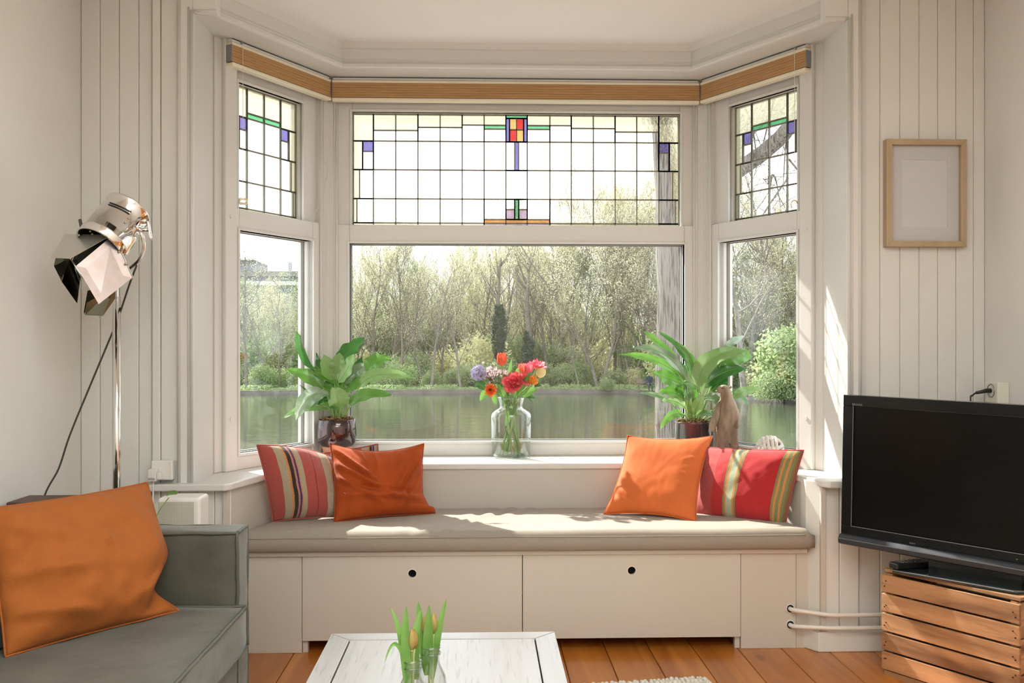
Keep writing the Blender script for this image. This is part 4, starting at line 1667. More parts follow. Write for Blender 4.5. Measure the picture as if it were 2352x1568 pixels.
# low ground ivy along the bank edge
b = MB()
for i in range(9000):
    xx = rnd.uniform(-30, 12)
    yy = bank_y(xx) + .3 + abs(rnd.gauss(0, 1.2))
    p = V((xx, yy, GZ + rnd.uniform(0, .35) * (1 if noise.noise(V((xx * .5, 0, 0))) > -.1 else .4)))
    s = .06 * rnd.uniform(.6, 1.5)
    u = V((rnd.gauss(0, 1), rnd.gauss(0, 1), rnd.gauss(0, 1))).normalized()
    w = u.orthogonal().normalized()
    b.add([p - u * s, p + w * s * .7, p + u * s, p - w * s * .7], [(0, 1, 2, 3)])
tag(b.build('ground_cover', LEAFG, fix=False, loc=(0, 70, GZ)), 'low leafy ground cover along the far bank edge', 'plants', kind='stuff')

# ivy clad trunks
for px, Y, z0, z1, rr, lb in ((1146, 77, .2, 4.7, .55, 'dark ivy covered trunk standing behind the red tulip'), (1213, 76, -.9, 2.6, .42, 'slimmer ivy covered trunk right of the other ivy trunk')):
    x = ratio(px) * Y
    t = thing('ivy_covered_tree', lb, 'tree', (x, Y, GZ), None)
    mbt = MB().tube([(x, Y, GZ), (x + .1, Y, 2), (x - .1, Y, 5), (x + .15, Y, 8.5)], [.28, .24, .18, .05], 8)
    rq = random.Random(px)
    for k in range(16):
        a = rq.uniform(0, 6.28)
        z = rq.uniform(3.5, 8)
        mbt.tube(bez((x, Y, z), (x + cos(a) * .9, Y + sin(a) * .9, z + .8), (x + cos(a) * 1.5, Y + sin(a) * 1.5, z + 2.4), 5), [.06, .04, .03, .02, .01], 3, caps=False)
    mbt.build('trunk', BARK, t, True)
    b = MB()
    for i in range(3800):
        z = rq.uniform(z0, z1)
        a = rq.uniform(0, 6.28)
        w0 = rr * (.25 + .85 * max(0, sin(pi * (z - z0) / (z1 - z0))) ** .45) * (1 + .7 * noise.noise(V((z * 1.6, a, px))))
        p = V((x + cos(a) * w0 * rq.uniform(.5, 1), Y + sin(a) * w0 * rq.uniform(.5, 1), z))
        s = .07 * rq.uniform(.6, 1.4)
        u = V((rq.gauss(0, 1), rq.gauss(0, 1), rq.gauss(0, 1))).normalized()
        w = u.orthogonal().normalized()
        b.add([p - u * s, p + w * s * .7, p + u * s, p - w * s * .7], [(0, 1, 2, 3)])
    b.build('ivy', IVY, t, fix=False)['kind'] = 'stuff'

# ---- the big tree on the quay just outside
BT = bpy.data.materials.new('furrowed_bark')
BT.use_nodes = True
nt = BT.node_tree
b = nt.nodes['Principled BSDF']
b.inputs['Roughness'].default_value = .9
b.inputs['Specular IOR Level'].default_value = .1
g_ = nt.nodes.new('ShaderNodeNewGeometry')
m_ = nt.nodes.new('ShaderNodeMapping')
m_.inputs['Scale'].default_value = (1, 1, .075)
nz = nt.nodes.new('ShaderNodeTexNoise')
nz.inputs['Scale'].default_value = 40
nz.inputs['Detail'].default_value = 5
nz.inputs['Distortion'].default_value = .7
cr = nt.nodes.new('ShaderNodeValToRGB')
cr.color_ramp.elements[0].position = .38
cr.color_ramp.elements[0].color = (.085, .075, .065, 1)
cr.color_ramp.elements[1].position = .54
cr.color_ramp.elements[1].color = (.20, .185, .165, 1)
bp = nt.nodes.new('ShaderNodeBump')
bp.inputs['Strength'].default_value = .8
bp.inputs['Distance'].default_value = .03
for a, c in ((g_.outputs['Position'], m_.inputs['Vector']), (m_.outputs[0], nz.inputs['Vector']), (nz.outputs['Fac'], cr.inputs[0]), (cr.outputs[0], b.inputs['Base Color']),
             (nz.outputs['Fac'], bp.inputs['Height']), (bp.outputs[0], b.inputs['Normal'])):
    nt.links.new(a, c)
TY = 13.0
tr = thing('large_quay_tree', 'big tree with a thick furrowed grey trunk just outside, behind the right plant', 'tree', (at(1537, 900, TY).x, TY, -1.45))


def trunkmesh(pts, rs, n=40):
    b = MB()
    P = spline(pts, 9)
    R = []
    m = len(rs)
    for i in range(len(P)):
        f = i / (len(P) - 1) * (m - 1)
        k = min(int(f), m - 2)
        R.append(rs[k] + (rs[k + 1] - rs[k]) * (f - k))
    b.tube(P, R, n)
    return b


def roughen(o, amp, sc):
    for v in o.data.vertices:
        p = V((v.co.x * sc, v.co.y * sc, v.co.z * sc * .18))
        k = noise.noise(p) + .5 * noise.noise(p * 2.3)
        c = V((v.co.x, v.co.y, 0))
        v.co += v.normal * amp * k


tb = trunkmesh([V((at(1535, 1000, TY).x + .05, TY, -1.5)), at(1536, 1000, TY), at(1540, 700, TY), at(1536, 560, TY), at(1533, 430, TY), at(1524, 320, TY), at(1520, 240, TY), at(1528, 60, TY), at(1540, -300, TY)],
               [.26, .19, .178, .185, .165, .145, .14, .13, .09]).build('trunk', BT, tr, True)
roughen(tb, .012, 14)
for P, R in (([at(1540, 545, TY), at(1590, 470, TY - .3), at(1690, 395, TY - .8), at(1760, 345, TY - 1.1), at(1815, 290, TY - 1.4), at(1900, 180, TY - 1.8), at(2000, -50, TY - 2)], [.14, .12, .105, .10, .09, .07, .04]),
             ([at(1523, 300, TY), at(1490, 230, TY), at(1440, 100, TY + .4), at(1400, -100, TY + .6)], [.09, .08, .06, .03])):
    o_ = trunkmesh(P, R, 20).build('limb', BT, tr, True)
    roughen(o_, .008, 14)
b = MB()
rq = random.Random(9)
for i in range(14):
    s = at(rq.uniform(1690, 1860), rq.uniform(180, 420), TY - 1.2)
    e = s + V((rq.uniform(-1.0, 1.0), rq.uniform(-.5, .5), rq.uniform(-.9, .4)))
    b.tube(bez(s, s.lerp(e, .5) + V((0, 0, rq.uniform(-.1, .3))), e, 6), [.014, .012, .010, .008, .006, .003], 4, caps=False)
    for k in range(4):
        q = s.lerp(e, .3 + .2 * k)
        f = q + V((rq.uniform(-.4, .4), rq.uniform(-.2, .2), rq.uniform(-.5, .2)))
        b.tube([q, q.lerp(f, .5) + V((0, 0, .04)), f], [.006, .004, .002], 3, caps=False)
b.build('twigs', BT, tr)['kind'] = 'stuff'

# ---- buildings far behind
CONC = mat('pale_concrete', (0.28, 0.28, 0.30), .8, var=.1)
GRYB = mat('grey_cladding', (0.19, 0.21, 0.245), .7)
ROOFB = mat('grey_brown_roof', (0.20, 0.19, 0.185), .8)
WING = mat('building_glass', (0.16, 0.19, 0.22), .2)
BY = 175
bd = thing('office_building', 'large pale grey office building rising above the trees in the left window', 'building', (ratio(615) * BY, BY, GZ))


def bbox(px0, px1, py0, py1, Y, dep, name, m, parent):
    a, c = at(px0, py0, Y), at(px1, py1, Y)
    zz = sorted((a.z, c.z))
    return MB().box(a.x, c.x, Y, Y + dep, zz[0], zz[1]).build(name, m, parent)


bbox(430, 720, 655, 836, BY, 20, 'wall', CONC, bd)
bbox(430, 690, 622, 634, BY, 22, 'roof_slab', ROOFB, bd)
bbox(430, 690, 634, 645, BY + 1, 20, 'storey_wall', GRYB, bd)
bbox(430, 700, 645, 655, BY - 1, 22, 'white_band', mat('white_cladding', (.5, .5, .5), .6), bd)
bbox(430, 581, 596, 622, BY + 4, 12, 'penthouse', GRYB, bd)
bbox(430, 583, 593, 597, BY + 3.5, 13, 'penthouse_roof', mat('white_cladding', (.5, .5, .5), .6), bd)
for r in range(5):
    for i in range(26):
        px = 440 + i * 10.6
        py = 662 + r * 21
        bbox(px, px + 8, py, py + 11, BY - .15, .2, 'window', WING, bd)
ms = MB()
for px in (664, 669):
    ms.tube([at(px, 622, BY), at(px, 603, BY)], .10, 5)
for py in range(604, 622, 4):
    ms.tube([at(664, py, BY), at(669, py, BY)], .08, 4)
ms.build('roof_ladder', GRYB, bd)
b2 = thing('apartment_block', 'pale brown flat building behind the trees in the right window', 'building', (ratio(1810) * 150, 150, GZ))
bbox(1770, 1990, 614, 842, 150, 15, 'wall', mat('brown_render', (.25, .225, .20), .8), b2)
bbox(1766, 1994, 606, 615, 149.5, 16, 'roof', ROOFB, b2)
for r in range(4):
    for i in range(9):
        bbox(1782 + i * 22, 1794 + i * 22, 628 + r * 24, 640 + r * 24, 149.8, .3, 'window', WING, b2)
b3 = thing('distant_block', 'grey block faintly visible through the wood above the bouquet', 'building', (ratio(1226) * 160, 160, GZ))
bbox(1185, 1262, 584, 839, 160, 15, 'wall', GRYB, b3)
bbox(1183, 1264, 580, 585, 159.6, 16, 'roof', ROOFB, b3)

# ---- bench with a sitting person, far bank
PY = 69.0
pp0 = atz(1490, 900, GZ)
pc = at(1492, 888, PY)
pc.z = GZ
bn = thing('park_bench', 'dark park bench on the far bank beside the big trunk', 'bench', pc)
MB().box(pc.x - .9, pc.x + .9, pc.y - .05, pc.y + .40, GZ + .40, GZ + .45).build('seat', BARK, bn)
MB().box(pc.x - .9, pc.x + .9, pc.y + .40, pc.y + .45, GZ + .55, GZ + .88).build('backrest', BARK, bn)
for s_ in (-.75, .75):
    MB().box(pc.x + s_ - .04, pc.x + s_ + .04, pc.y, pc.y + .4, GZ, GZ + .4).build('leg', BARK, bn)


def skin(name, joints, edges, m, parent=None, sub=2, root=0, loc=None):
    me = bpy.data.meshes.new(name)
    L = parent_world(parent) if parent else V(loc)
    me.from_pydata([tuple(V(j[0]) - L) for j in joints], edges, [])
    me.materials.append(m)
    o = bpy.data.objects.new(name, me)
    COL.objects.link(o)
    if parent:
        o.parent = parent
    else:
        o.location = L
    sk = o.modifiers.new('skin', 'SKIN')
    sk.use_smooth_shade = True
    for i, j in enumerate(joints):
        r = j[1]
        me.skin_vertices[0].data[i].radius = (r, r) if not isinstance(r, tuple) else r
        me.skin_vertices[0].data[i].use_root = (i == root)
    sb = o.modifiers.new('sub', 'SUBSURF')
    sb.levels = sb.render_levels = sub
    return o


def J(dx, dy, dz):
    return (pc.x + dx, pc.y + dy, GZ + dz)


COAT = mat('dark_navy_coat', (.03, .035, .06), .8)
SKINM = mat('skin', (.55, .36, .27), .6)
ps = thing('person', 'person in dark clothes sitting on the far bank bench, legs stretched forward', 'person', (pc.x, pc.y, GZ))
skin('body', [(J(0, .2, .55), .16), (J(0, .24, .85), .17), (J(0, .25, 1.02), .15), (J(0, .24, 1.12), .06), (J(-.1, .1, .52), .1), (J(-.12, -.35, .50), .075), (J(-.14, -.55, .10), .05), (J(-.16, -.72, .04), .045),
              (J(.1, .1, .52), .1), (J(.12, -.35, .50), .075), (J(.10, -.5, .10), .05), (J(.10, -.68, .04), .045), (J(-.22, .22, 1.0), .06), (J(-.26, .05, .78), .05), (J(-.1, -.12, .68), .035),
              (J(.22, .22, 1.0), .06), (J(.26, .05, .78), .05), (J(.1, -.12, .68), .035)],
     [(0, 1), (1, 2), (2, 3), (0, 4), (4, 5), (5, 6), (6, 7), (0, 8), (8, 9), (9, 10), (10, 11), (2, 12), (12, 13), (13, 14), (2, 15), (15, 16), (16, 17)], COAT, ps)
skin('head', [(J(0, .24, 1.10), .05), (J(0, .22, 1.22), .085), (J(0, .21, 1.32), .085)], [(0, 1), (1, 2)], SKINM, ps)
skin('hair', [(J(0, .25, 1.26), .088), (J(0, .24, 1.36), .085)], [(0, 1)], BLACK, ps)
# ================================================================ SMALL THINGS
# ---- pleated blinds
BROWN = mat('brown_woven_blind', (0.52, 0.30, 0.125), 0.7, var=.2, vscale=14, stretch=(1, 1, 25), bump=.2, bscale=90)
CREM = mat('cream_blind_edge', (0.82, 0.76, 0.60), 0.5)
RAIL = mat('blind_rail', (0.74, 0.73, 0.70), 0.35)
CORD = mat('white_cord', (0.80, 0.77, 0.70), 0.7)
for fr, s0, s1, lb, cor_s in ((CEN, .0, 1.77, 'brown pleated blind pulled up over the wide centre window', (.012, 1.755)), (LEF, .0, .655, 'brown pleated blind pulled up over the left side window', (.60,)), (RIG, .0, .655, 'brown pleated blind pulled up over the right side window', (.60,))):
    bl_ = thing('pleated_blind', lb, 'blind', loc3(fr, (s0 + s1) / 2, .04, 2.285), 'pleated blinds in the bay')
    n0, n1 = .030, .060
    e0 = n1 * .577 + .003           # mitre at the inner corners
    if fr is CEN:
        a0, a1 = s0 + e0, s1 - e0
    else:
        a0, a1 = s0 + e0, s1
    fbox(MB(), fr, a0 + .004, a1 - .004, n0, n1 - .004, 2.3815, 2.3955).build('head_rail', RAIL, bl_, bevel=.002)
    fbox(MB(), fr, a0 + .004, a1 - .004, n1 - .0045, n1 - .002, 2.391, 2.3935).build('rail_groove', BLACK, bl_)
    fbox(MB(), fr, a0, a1, n0, n1 + .002, 2.3680, 2.3795).build('top_slat', CREM, bl_, bevel=.002)
    pl_ = MB()
    for k in range(6):
        z0 = 2.3005 + k * .0112
        fbox(pl_, fr, a0 + .001, a1 - .001, n0, n1 - .001 * (k % 2), z0, z0 + .0108)
    pb = pl_.build('pleats', BROWN, bl_, bevel=.001)
    fbox(MB(), fr, a0, a1, n0 - .002, n1 + .004, 2.2835, 2.2985).build('bottom_bar', CREM, bl_, bevel=.004)
    if fr is not CEN:
        fbox(MB(), fr, a1, a1 + .003, n0, n1, 2.3, 2.368).build('end_cap', TSl, bl_)
    for cs in cor_s:
        p = loc3(fr, cs, n1 + .004, 0)
        MB().tube([p + V((0, 0, 2.388)), p + V((.001, 0, 2.0)), p + V((0, 0, 1.30 if fr is CEN and cs > 1 else (2.28 if fr is CEN else 1.82)))], .0011, 5).build('pull_cord', CORD, bl_)
        q = loc3(fr, cs, n1 - .001, 2.388)
        MB().obox(q, (.012, .006, .007), rotm(fr)).build('cord_lock', TSl, bl_)

# ---- cords and catches on the windows
t = thing('hanging_cord', 'thin cream cord hanging slantwise at the left side window', 'cord', loc3(LEF, .14, .01, 1.73))
MB().tube(spline([loc3(LEF, .012, .026, cy(405)), loc3(LEF, .05, .026, cy(455)), loc3(LEF, .10, .02, cy(500)), loc3(LEF, .13, .012, cy(516))], 5), .0012, 5).build('cord', CORD, t)
MB().tube(spline([loc3(LEF, .012, .026, cy(405)), loc3(LEF, .06, .024, cy(475)), loc3(LEF, .13, .012, cy(516))], 5), .001, 5).build('cord', CORD, t)
c0_ = loc3(LEF, .555, .022, cy(505))
t = thing('cord_bundle', 'cream cord wound up at the outer corner of the left stained glass', 'cord', c0_)
rq = random.Random(3)
b = MB()
for k in range(7):
    R_ = Matrix.Rotation(rq.uniform(-.6, .6), 3, 'Y') @ Matrix.Rotation(rq.uniform(.9, 2.2), 3, 'X')
    b.tube([c0_ + R_ @ V((.019 * cos(a), .010 * sin(a), .003 * sin(3 * a))) for a in [2 * pi * i / 18 for i in range(18)]], .0018, 5, closed=True)
b.build('windings', CREM, t, True)
c1_ = loc3(RIG, .56, .022, cy(507))
t = thing('window_catch', 'small brass hook at the outer corner of the right stained glass', 'catch', c1_)
MB().tube([c1_ + V((0.014 * cos(a), -.004, .018 * sin(a))) for a in [.3 + i * .3 for i in range(13)]], .0025, 6).build('hook', BRASS, t, True)
# brass star knob on the right jamb
kb = at(1838, 719, 3.955)
t = thing('brass_fastener', 'brass star-shaped fastener knob on the frame of the right side window', 'knob', kb)
kn = V((-.8, -.5, 0)).normalized()
b = MB()
R_ = kn.to_track_quat('Z', 'Y').to_matrix()
b.lathe([(.004, -.02), (.004, 0), (.007, .002), (.007, .006), (.003, .009)], 12, kb, R_, True, True)
b.build('spindle', BRASS, t, True)
b = MB()
for k in range(6):
    a = k * pi / 3
    p = kb + R_ @ V((.012 * cos(a), .012 * sin(a), .004))
    b.tube([kb + R_ @ V((0, 0, .004)), p], .0028, 6)
    b.lathe([(.001, -.0045), (.0038, -.002), (.0038, .002), (.001, .0045)], 8, p, R_, True, True)
b.build('star', BRASS, t, True)

# ---- leaves


def leaf_mesh(b, S_, M_, T_, w, face, fold=.25, ripple=.0, nseg=14, seed=0, round_=1.0, tipk=1.0):
    S_, M_, T_ = V(S_), V(M_), V(T_)
    P = bez(S_, M_, T_, nseg + 1)
    rn = random.Random(seed)
    ph = rn.uniform(0, 6)
    m = 6
    vs = []
    for i, p in enumerate(P):
        t = i / nseg
        tg = (P[min(i + 1, nseg)] - P[max(i - 1, 0)]).normalized()
        side = tg.cross(face).normalized()
        nrm = side.cross(tg).normalized()
        ww = w * .5 * (sin(pi * min(1, (t * .97 + .03)) ** (.85 * round_))) ** (.75 * tipk) * (1 if t < .999 else .02)
        for k in range(m + 1):
            c = 2 * k / m - 1
            q = p + side * (ww * c) + nrm * (abs(c) ** 1.3 * fold * ww)
            q += nrm * (ripple * abs(c) ** 2 * sin(t * 17 + ph + c * 1.3) * w)
            vs.append(q)
    fs = []
    for i in range(nseg):
        for k in range(m):
            a = i * (m + 1) + k
            fs.append((a, a + 1, a + m + 2, a + m + 1))
    b.add(vs, fs)
    return P


def leafmat(name, c, back):
    m = mat(name, c, .28, spec=.5, trans=.30, col2=back, vscale=11, objvar=.16, coat=.25)
    return m


LF1 = leafmat('plant_leaf', (0.095, 0.25, 0.035), (0.16, 0.36, 0.07))
LF2 = leafmat('plant_leaf_dark', (0.045, 0.17, 0.03), (0.07, 0.24, 0.05))
LF3 = leafmat('plant_leaf_pale', (0.22, 0.41, 0.12), (0.29, 0.46, 0.18))
LF4 = mat('plant_leaf_gloss', (0.14, 0.26, 0.12), .18, spec=.8, trans=.2, col2=(.30, .40, .28), vscale=14, coat=.6)
STEM = mat('leaf_stalk', (0.24, 0.40, 0.10), .5)
SOIL = mat('bark_mulch', (0.13, 0.07, 0.03), .9, col2=(.30, .19, .09), vscale=60)
LUSTRE = mat('lustre_glaze', (0.065, 0.06, 0.065), 0.06, metal=.85, col2=(.12, .085, .085), vscale=7, bump=.05, bscale=20)
GLAZE2 = mat('dark_green_violet_glaze', (0.035, 0.055, 0.05), 0.09, metal=.35, col2=(.12, .05, .06), vscale=13, spec=.8)
TERRA = mat('terracotta', (0.60, 0.27, 0.16), .8, var=.1, vscale=30)


def plant(name, label, ox, oy, sc, Yc, potc, leaves, prof, pm, mulch_r, ztop, mats):
    root = thing(name, label, 'plant', (potc.x, potc.y, SILL), None)
    pot = MB()
    pot.lathe(prof[0], 40, (potc.x, potc.y, SILL)).build('pot', pm, root, True)
    MB().lathe(prof[1], 40, (potc.x, potc.y, SILL)).build('pot_base', TERRA, root, True)
    rq = random.Random(len(label))
    so_ = MB()
    so_.lathe([(mulch_r, ztop - .012), (mulch_r * .6, ztop + .004), (.002, ztop + .008)], 24, (potc.x, potc.y, SILL), capb=False)
    for k in range(150):
        a, r = rq.uniform(0, 6.28), mulch_r * sqrt(rq.random()) * .98
        c = V((potc.x + r * cos(a), potc.y + r * sin(a), SILL + ztop + rq.uniform(-.002, .014) + .01 * (1 - r / mulch_r)))
        R = Matrix.Rotation(rq.uniform(0, 6), 3, 'Z') @ Matrix.Rotation(rq.uniform(-.7, .7), 3, 'X') @ Matrix.Rotation(rq.uniform(-.6, .6), 3, 'Y')
        so_.obox(c, (rq.uniform(.010, .022), rq.uniform(.004, .009), rq.uniform(.002, .005)), R)
    so_.build('bark_mulch', SOIL, root)['kind'] = 'stuff'
    st = MB()
    for i, (s, m, t_, w, mk, dy, fx) in enumerate(leaves):
        Y = Yc
        conv = lambda q, d: at(ox + q[0] / sc, oy + q[1] / sc, Y + d)
        S_, T_ = conv(s, dy * .25), conv(t_, dy)
        M_ = conv(m, dy * .6)
        M_ = M_ * 2 - (S_ + T_) / 2 if False else M_
        wm = w / sc / (F / (Y + dy * .6))
        face = V((fx, -1, .55)).normalized()
        b = MB()
        P = leaf_mesh(b, S_, M_, T_, wm * 1.08, face, .22, .085, 14, i, 1.0)
        lf = b.build('leaf', mats[mk], root, True, fix=False)
        rb = MB()
        rb.tube([p + V((0, -.0008, 0)) for p in P[:12]], [.0016 - .0001 * k for k in range(12)], 5, caps=False)
        rb.build('midrib', STEM, lf, True)
        base = V((potc.x + (S_.x - potc.x) * .18 + rq.uniform(-.01, .01), potc.y + dy * .08, SILL + ztop))
        st.tube(bez(base, base.lerp(S_, .5) + (S_ - M_) * .12, S_, 7), [.0032, .003, .0028, .0026, .0024, .0022, .002], 6)
    st.build('stalks', STEM, root, True)
    return root


Yp = 4.33
pc1 = at(774, 1000, Yp)
plant('potted_plant', 'leafy green plant in a shiny metallic grey pot at the left end of the sill', 640, 750, 5.406, Yp, pc1, [
    ((560, 560), (330, 420), (220, 60), 195, 1, .05, .2),
    ((735, 430), (880, 300), (1055, 130), 210, 1, .10, -.3),
    ((690, 650), (600, 520), (560, 345), 200, 2, -.03, .3),
    ((720, 660), (740, 480), (760, 320), 190, 2, -.02, 0),
    ((745, 680), (860, 540), (935, 335), 185, 2, -.05, -.3),
    ((960, 640), (960, 520), (1040, 370), 120, 1, .06, -.3),
    ((1105, 540), (1160, 400), (1375, 400), 200, 0, .02, -.2),
    ((1010, 740), (1150, 500), (1690, 640), 160, 2, -.06, -.1),
    ((885, 970), (1010, 780), (1420, 852), 150, 0, -.05, -.1),
    ((760, 1010), (740, 880), (670, 750), 250, 2, -.10, .1),
    ((560, 760), (400, 600), (105, 532), 170, 0, -.03, .1),
    ((790, 690), (600, 600), (375, 535), 150, 0, .0, .2),
    ((520, 790), (380, 780), (248, 690), 110, 1, .06, .2),
    ((600, 840), (330, 780), (210, 1170), 200, 3, -.08, .3),
    ((610, 1020), (380, 930), (40, 1140), 110, 2, -.05, .1),
    ((620, 910), (520, 870), (370, 940), 160, 1, .0, .2),
    ((830, 700), (930, 500), (1130, 500), 170, 3, .03, -.2),
    ((760, 1030), (660, 950), (505, 965), 85, 0, -.10, .2),
    ((830, 800), (950, 720), (1040, 625), 150, 0, .0, -.2),
    ((700, 800), (620, 720), (560, 690), 150, 0, .0, .2),
    ((860, 760), (800, 700), (700, 640), 170, 0, .02, 0),
], ([(.070, .058), (.083, .075), (.088, .10), (.086, .14), (.083, .176), (.081, .178), (.079, .176), (.079, .155)], [(.052, 0), (.066, .05), (.071, .060)]), LUSTRE, .077, .172, [LF1, LF2, LF3, LF4])
pc2 = at(1592, 1000, 4.30)
plant('potted_plant', 'leafy green plant in a dark straight-sided glazed pot at the right end of the sill', 1420, 740, 4.9, 4.30, pc2, [
    ((735, 640), (600, 300), (255, 85), 110, 0, .02, .2),
    ((760, 640), (560, 250), (155, 290), 130, 3, -.03, .2),
    ((740, 660), (480, 360), (15, 362), 105, 0, -.06, .2),
    ((760, 640), (700, 480), (480, 300), 120, 1, .03, .2),
    ((720, 690), (560, 640), (395, 560), 190, 0, -.05, .2),
    ((830, 620), (800, 300), (445, 105), 90, 1, .08, .2),
    ((835, 640), (860, 400), (640, 220), 110, 0, .05, .3),
    ((920, 790), (840, 330), (1480, 318), 210, 2, -.04, -.3),
    ((1160, 450), (1300, 350), (1515, 385), 230, 0, .05, 0),
    ((970, 730), (1120, 520), (1460, 520), 160, 1, .0, 0),
    ((1050, 770), (1130, 690), (1210, 570), 200, 1, .05, -.2),
    ((745, 860), (620, 760), (455, 780), 130, 0, -.03, .2),
    ((750, 960), (640, 850), (490, 880), 120, 2, -.07, .2),
    ((560, 870), (420, 800), (245, 795), 60, 3, -.05, .2),
    ((735, 840), (660, 740), (570, 620), 170, 0, .04, .2),
    ((850, 900), (890, 700), (710, 680), 110, 0, -.07, .2),
    ((750, 1050), (600, 960), (465, 1210), 95, 0, -.08, .3),
    ((1280, 860), (1400, 750), (1615, 742), 105, 2, .02, 0),
    ((1280, 780), (1380, 830), (1460, 920), 80, 1, .05, 0),
    ((955, 860), (1110, 800), (1178, 1000), 110, 3, -.08, 0),
    ((1090, 1040), (980, 1000), (885, 1060), 75, 0, -.10, 0),
    ((860, 1040), (900, 900), (960, 820), 120, 2, -.08, 0),
    ((1200, 290), (1300, 200), (1415, 155), 85, 3, .09, 0),
    ((1090, 540), (1150, 480), (1190, 430), 100, 2, .04, 0),
    ((800, 880), (760, 760), (740, 700), 100, 3, -.05, .2),
], ([(.0805, .052), (.082, .06), (.082, .158), (.083, .160), (.083, .166), (.080, .167), (.078, .165), (.078, .150)], [(.072, 0), (.079, .045), (.0805, .055)]), GLAZE2, .076, .158, [LF1, LF2, LF3, LF4])

# ---- glass vase with bouquet
YV = 4.355
vc = atz(1174, 1050, SILL)
YV = vc.y
VG = pane_mat('vase_glass', (.97, .98, .975), 0, 1.6)
WAT = pane_mat('vase_water', (.95, .965, .95), 0, .5)
vs_ = thing('glass_vase', 'clear ribbed glass vase of water holding the bouquet at the middle of the sill', 'vase', (vc.x, vc.y, SILL))
pro = [(.002, .004), (.070, .004), (.082, .008), (.0875, .018), (.0885, .035), (.0885, .185), (.0865, .198), (.080, .208), (.070, .215), (.060, .220), (.0535, .227), (.0525, .235), (.0555, .255), (.0595, .272), (.0610, .2735)]
prof2 = [(r, z) for r, z in pro]
ribf = lambda k, n, z: 1 + (.022 * cos(k * pi) if .08 < z < .20 else 0)
MB().lathe(prof2, 88, (vc.x, vc.y, SILL), capb=False, mod=ribf).build('glass', VG, vs_, True)
MB().lathe([(r - .003, z + .003) for r, z in pro[1:-1]][::-1], 88, (vc.x, vc.y, SILL), capb=False).build('inner_wall', VG, vs_, True)
MB().tube([(vc.x + .061 * cos(a), vc.y + .061 * sin(a), SILL + .2735) for a in [2 * pi * i / 40 for i in range(40)]], .0016, 6, closed=True).build('rim', pane_mat('rim_glass', (.75, .78, .76), 0, 3), vs_, True)
MB().tube([(vc.x + .082 * cos(a), vc.y + .082 * sin(a), SILL + .006) for a in [2 * pi * i / 40 for i in range(40)]], .003, 6, closed=True).build('foot_ring', pane_mat('rim_glass', (.75, .78, .76), 0, 3), vs_, True)
MB().lathe([(.080, .010), (.0845, .018), (.0845, .084), (.083, .086), (.002, .0855)], 48, (vc.x, vc.y, SILL), capb=True).build('water', WAT, vs_, True)


def fp(zx, zy, d=0):
    return at(1040 + zx / 5.227, 780 + zy / 5.227, YV + d)


def petal(b, c, ax, ang, r, h, openk, wd, cup=1.0, n=7, m=4, jag=0):
    """one cupped petal around the axis ax from centre base c"""
    ax = V(ax).normalized()
    u = ax.orthogonal().normalized()
    w = ax.cross(u)
    vs = []
    for i in range(n + 1):
        t = i / n
        R = r * (sin(pi * min(.06 + .72 * t ** .8, 1)) ** .8 * cup + openk * t * t)
        half = wd * (sin(pi * min(.08 + .90 * t, .985)) ** .6)
        for k in range(m + 1):
            q = 2 * k / m - 1
            a = ang + q * half
            rr = R * (1 + .06 * abs(q))
            hh = h * t * (1 - .05 * q * q) + (jag * h * sin(k * 2.4 + i) * t)
            vs.append(V(c) + (u * cos(a) + w * sin(a)) * rr + ax * hh)
    b.add(vs, [(i * (m + 1) + k, i * (m + 1) + k + 1, (i + 1) * (m + 1) + k + 1, (i + 1) * (m + 1) + k) for i in range(n) for k in range(m)])


def pm_(name, c, c2, tr=.3):
    return mat(name, c, .45, trans=tr, col2=c2, vscale=60, objvar=.06)


PR = pm_('petal_red', (.80, .12, .06), (.85, .20, .07))
PC = pm_('petal_coral', (.90, .28, .14), (.90, .18, .16))
PP = pm_('petal_pink', (.85, .13, .20), (.88, .25, .30))
PK = pm_('petal_rose', (.80, .10, .14), (.85, .18, .18))
PO = pm_('petal_orange', (.90, .22, .03), (.80, .11, .02))
PA = pm_('petal_amber', (.90, .40, .04), (.90, .30, .04))
PY_ = pm_('petal_yellow', (.85, .74, .28), (.80, .74, .45))
FST = mat('flower_stem', (.26, .42, .12), .5, trans=.2)
FLF = mat('bouquet_leaf', (.12, .28, .06), .4, trans=.35, col2=(.20, .40, .09), vscale=20, objvar=.15)
FLD = mat('bouquet_leaf_dark', (.05, .14, .04), .4, trans=.25, objvar=.2)
WST = mat('woody_stem', (.16, .11, .08), .7)


def flower(name, label, head, pts, build, sm=None, r=.0034):
    h = V(head)
    t = thing(name, label, 'flower', (pts[-1].x, pts[-1].y, SILL + .012), 'cut flowers in the glass vase')
    MB().tube(spline(pts, 5), r, 6).build('stem', sm or FST, t, True)
    build(t)
    return t


def bot(dx, dy=0):
    return V((vc.x + dx, vc.y + dy, SILL + .014))


def neck(dx, dy=0):
    return V((vc.x + dx, vc.y + dy, SILL + .25))


def tulip(m, c, ax, r, h, n=6, openk=.0, wd=.62, seed=0, layers=1):
    def f(t):
        k0 = 0
        for L_ in range(layers):
            for k in range(n // 2 * (1 if layers > 1 else 1)):
                b = MB()
                petal(b, c, ax, 2 * pi * k / (n // 2) + L_ * .5, r * (1 - .12 * L_), h * (1 - .05 * L_), openk, wd + .35)
                b.build('petal', m, t, True, fix=False)
            for k in range(n // 2):
                b = MB()
                petal(b, c, ax, 2 * pi * (k + .5) / (n // 2) + L_ * .5, r * .90 * (1 - .12 * L_), h * .97, openk, wd + .3)
                b.build('petal', m, t, True, fix=False)
    return f


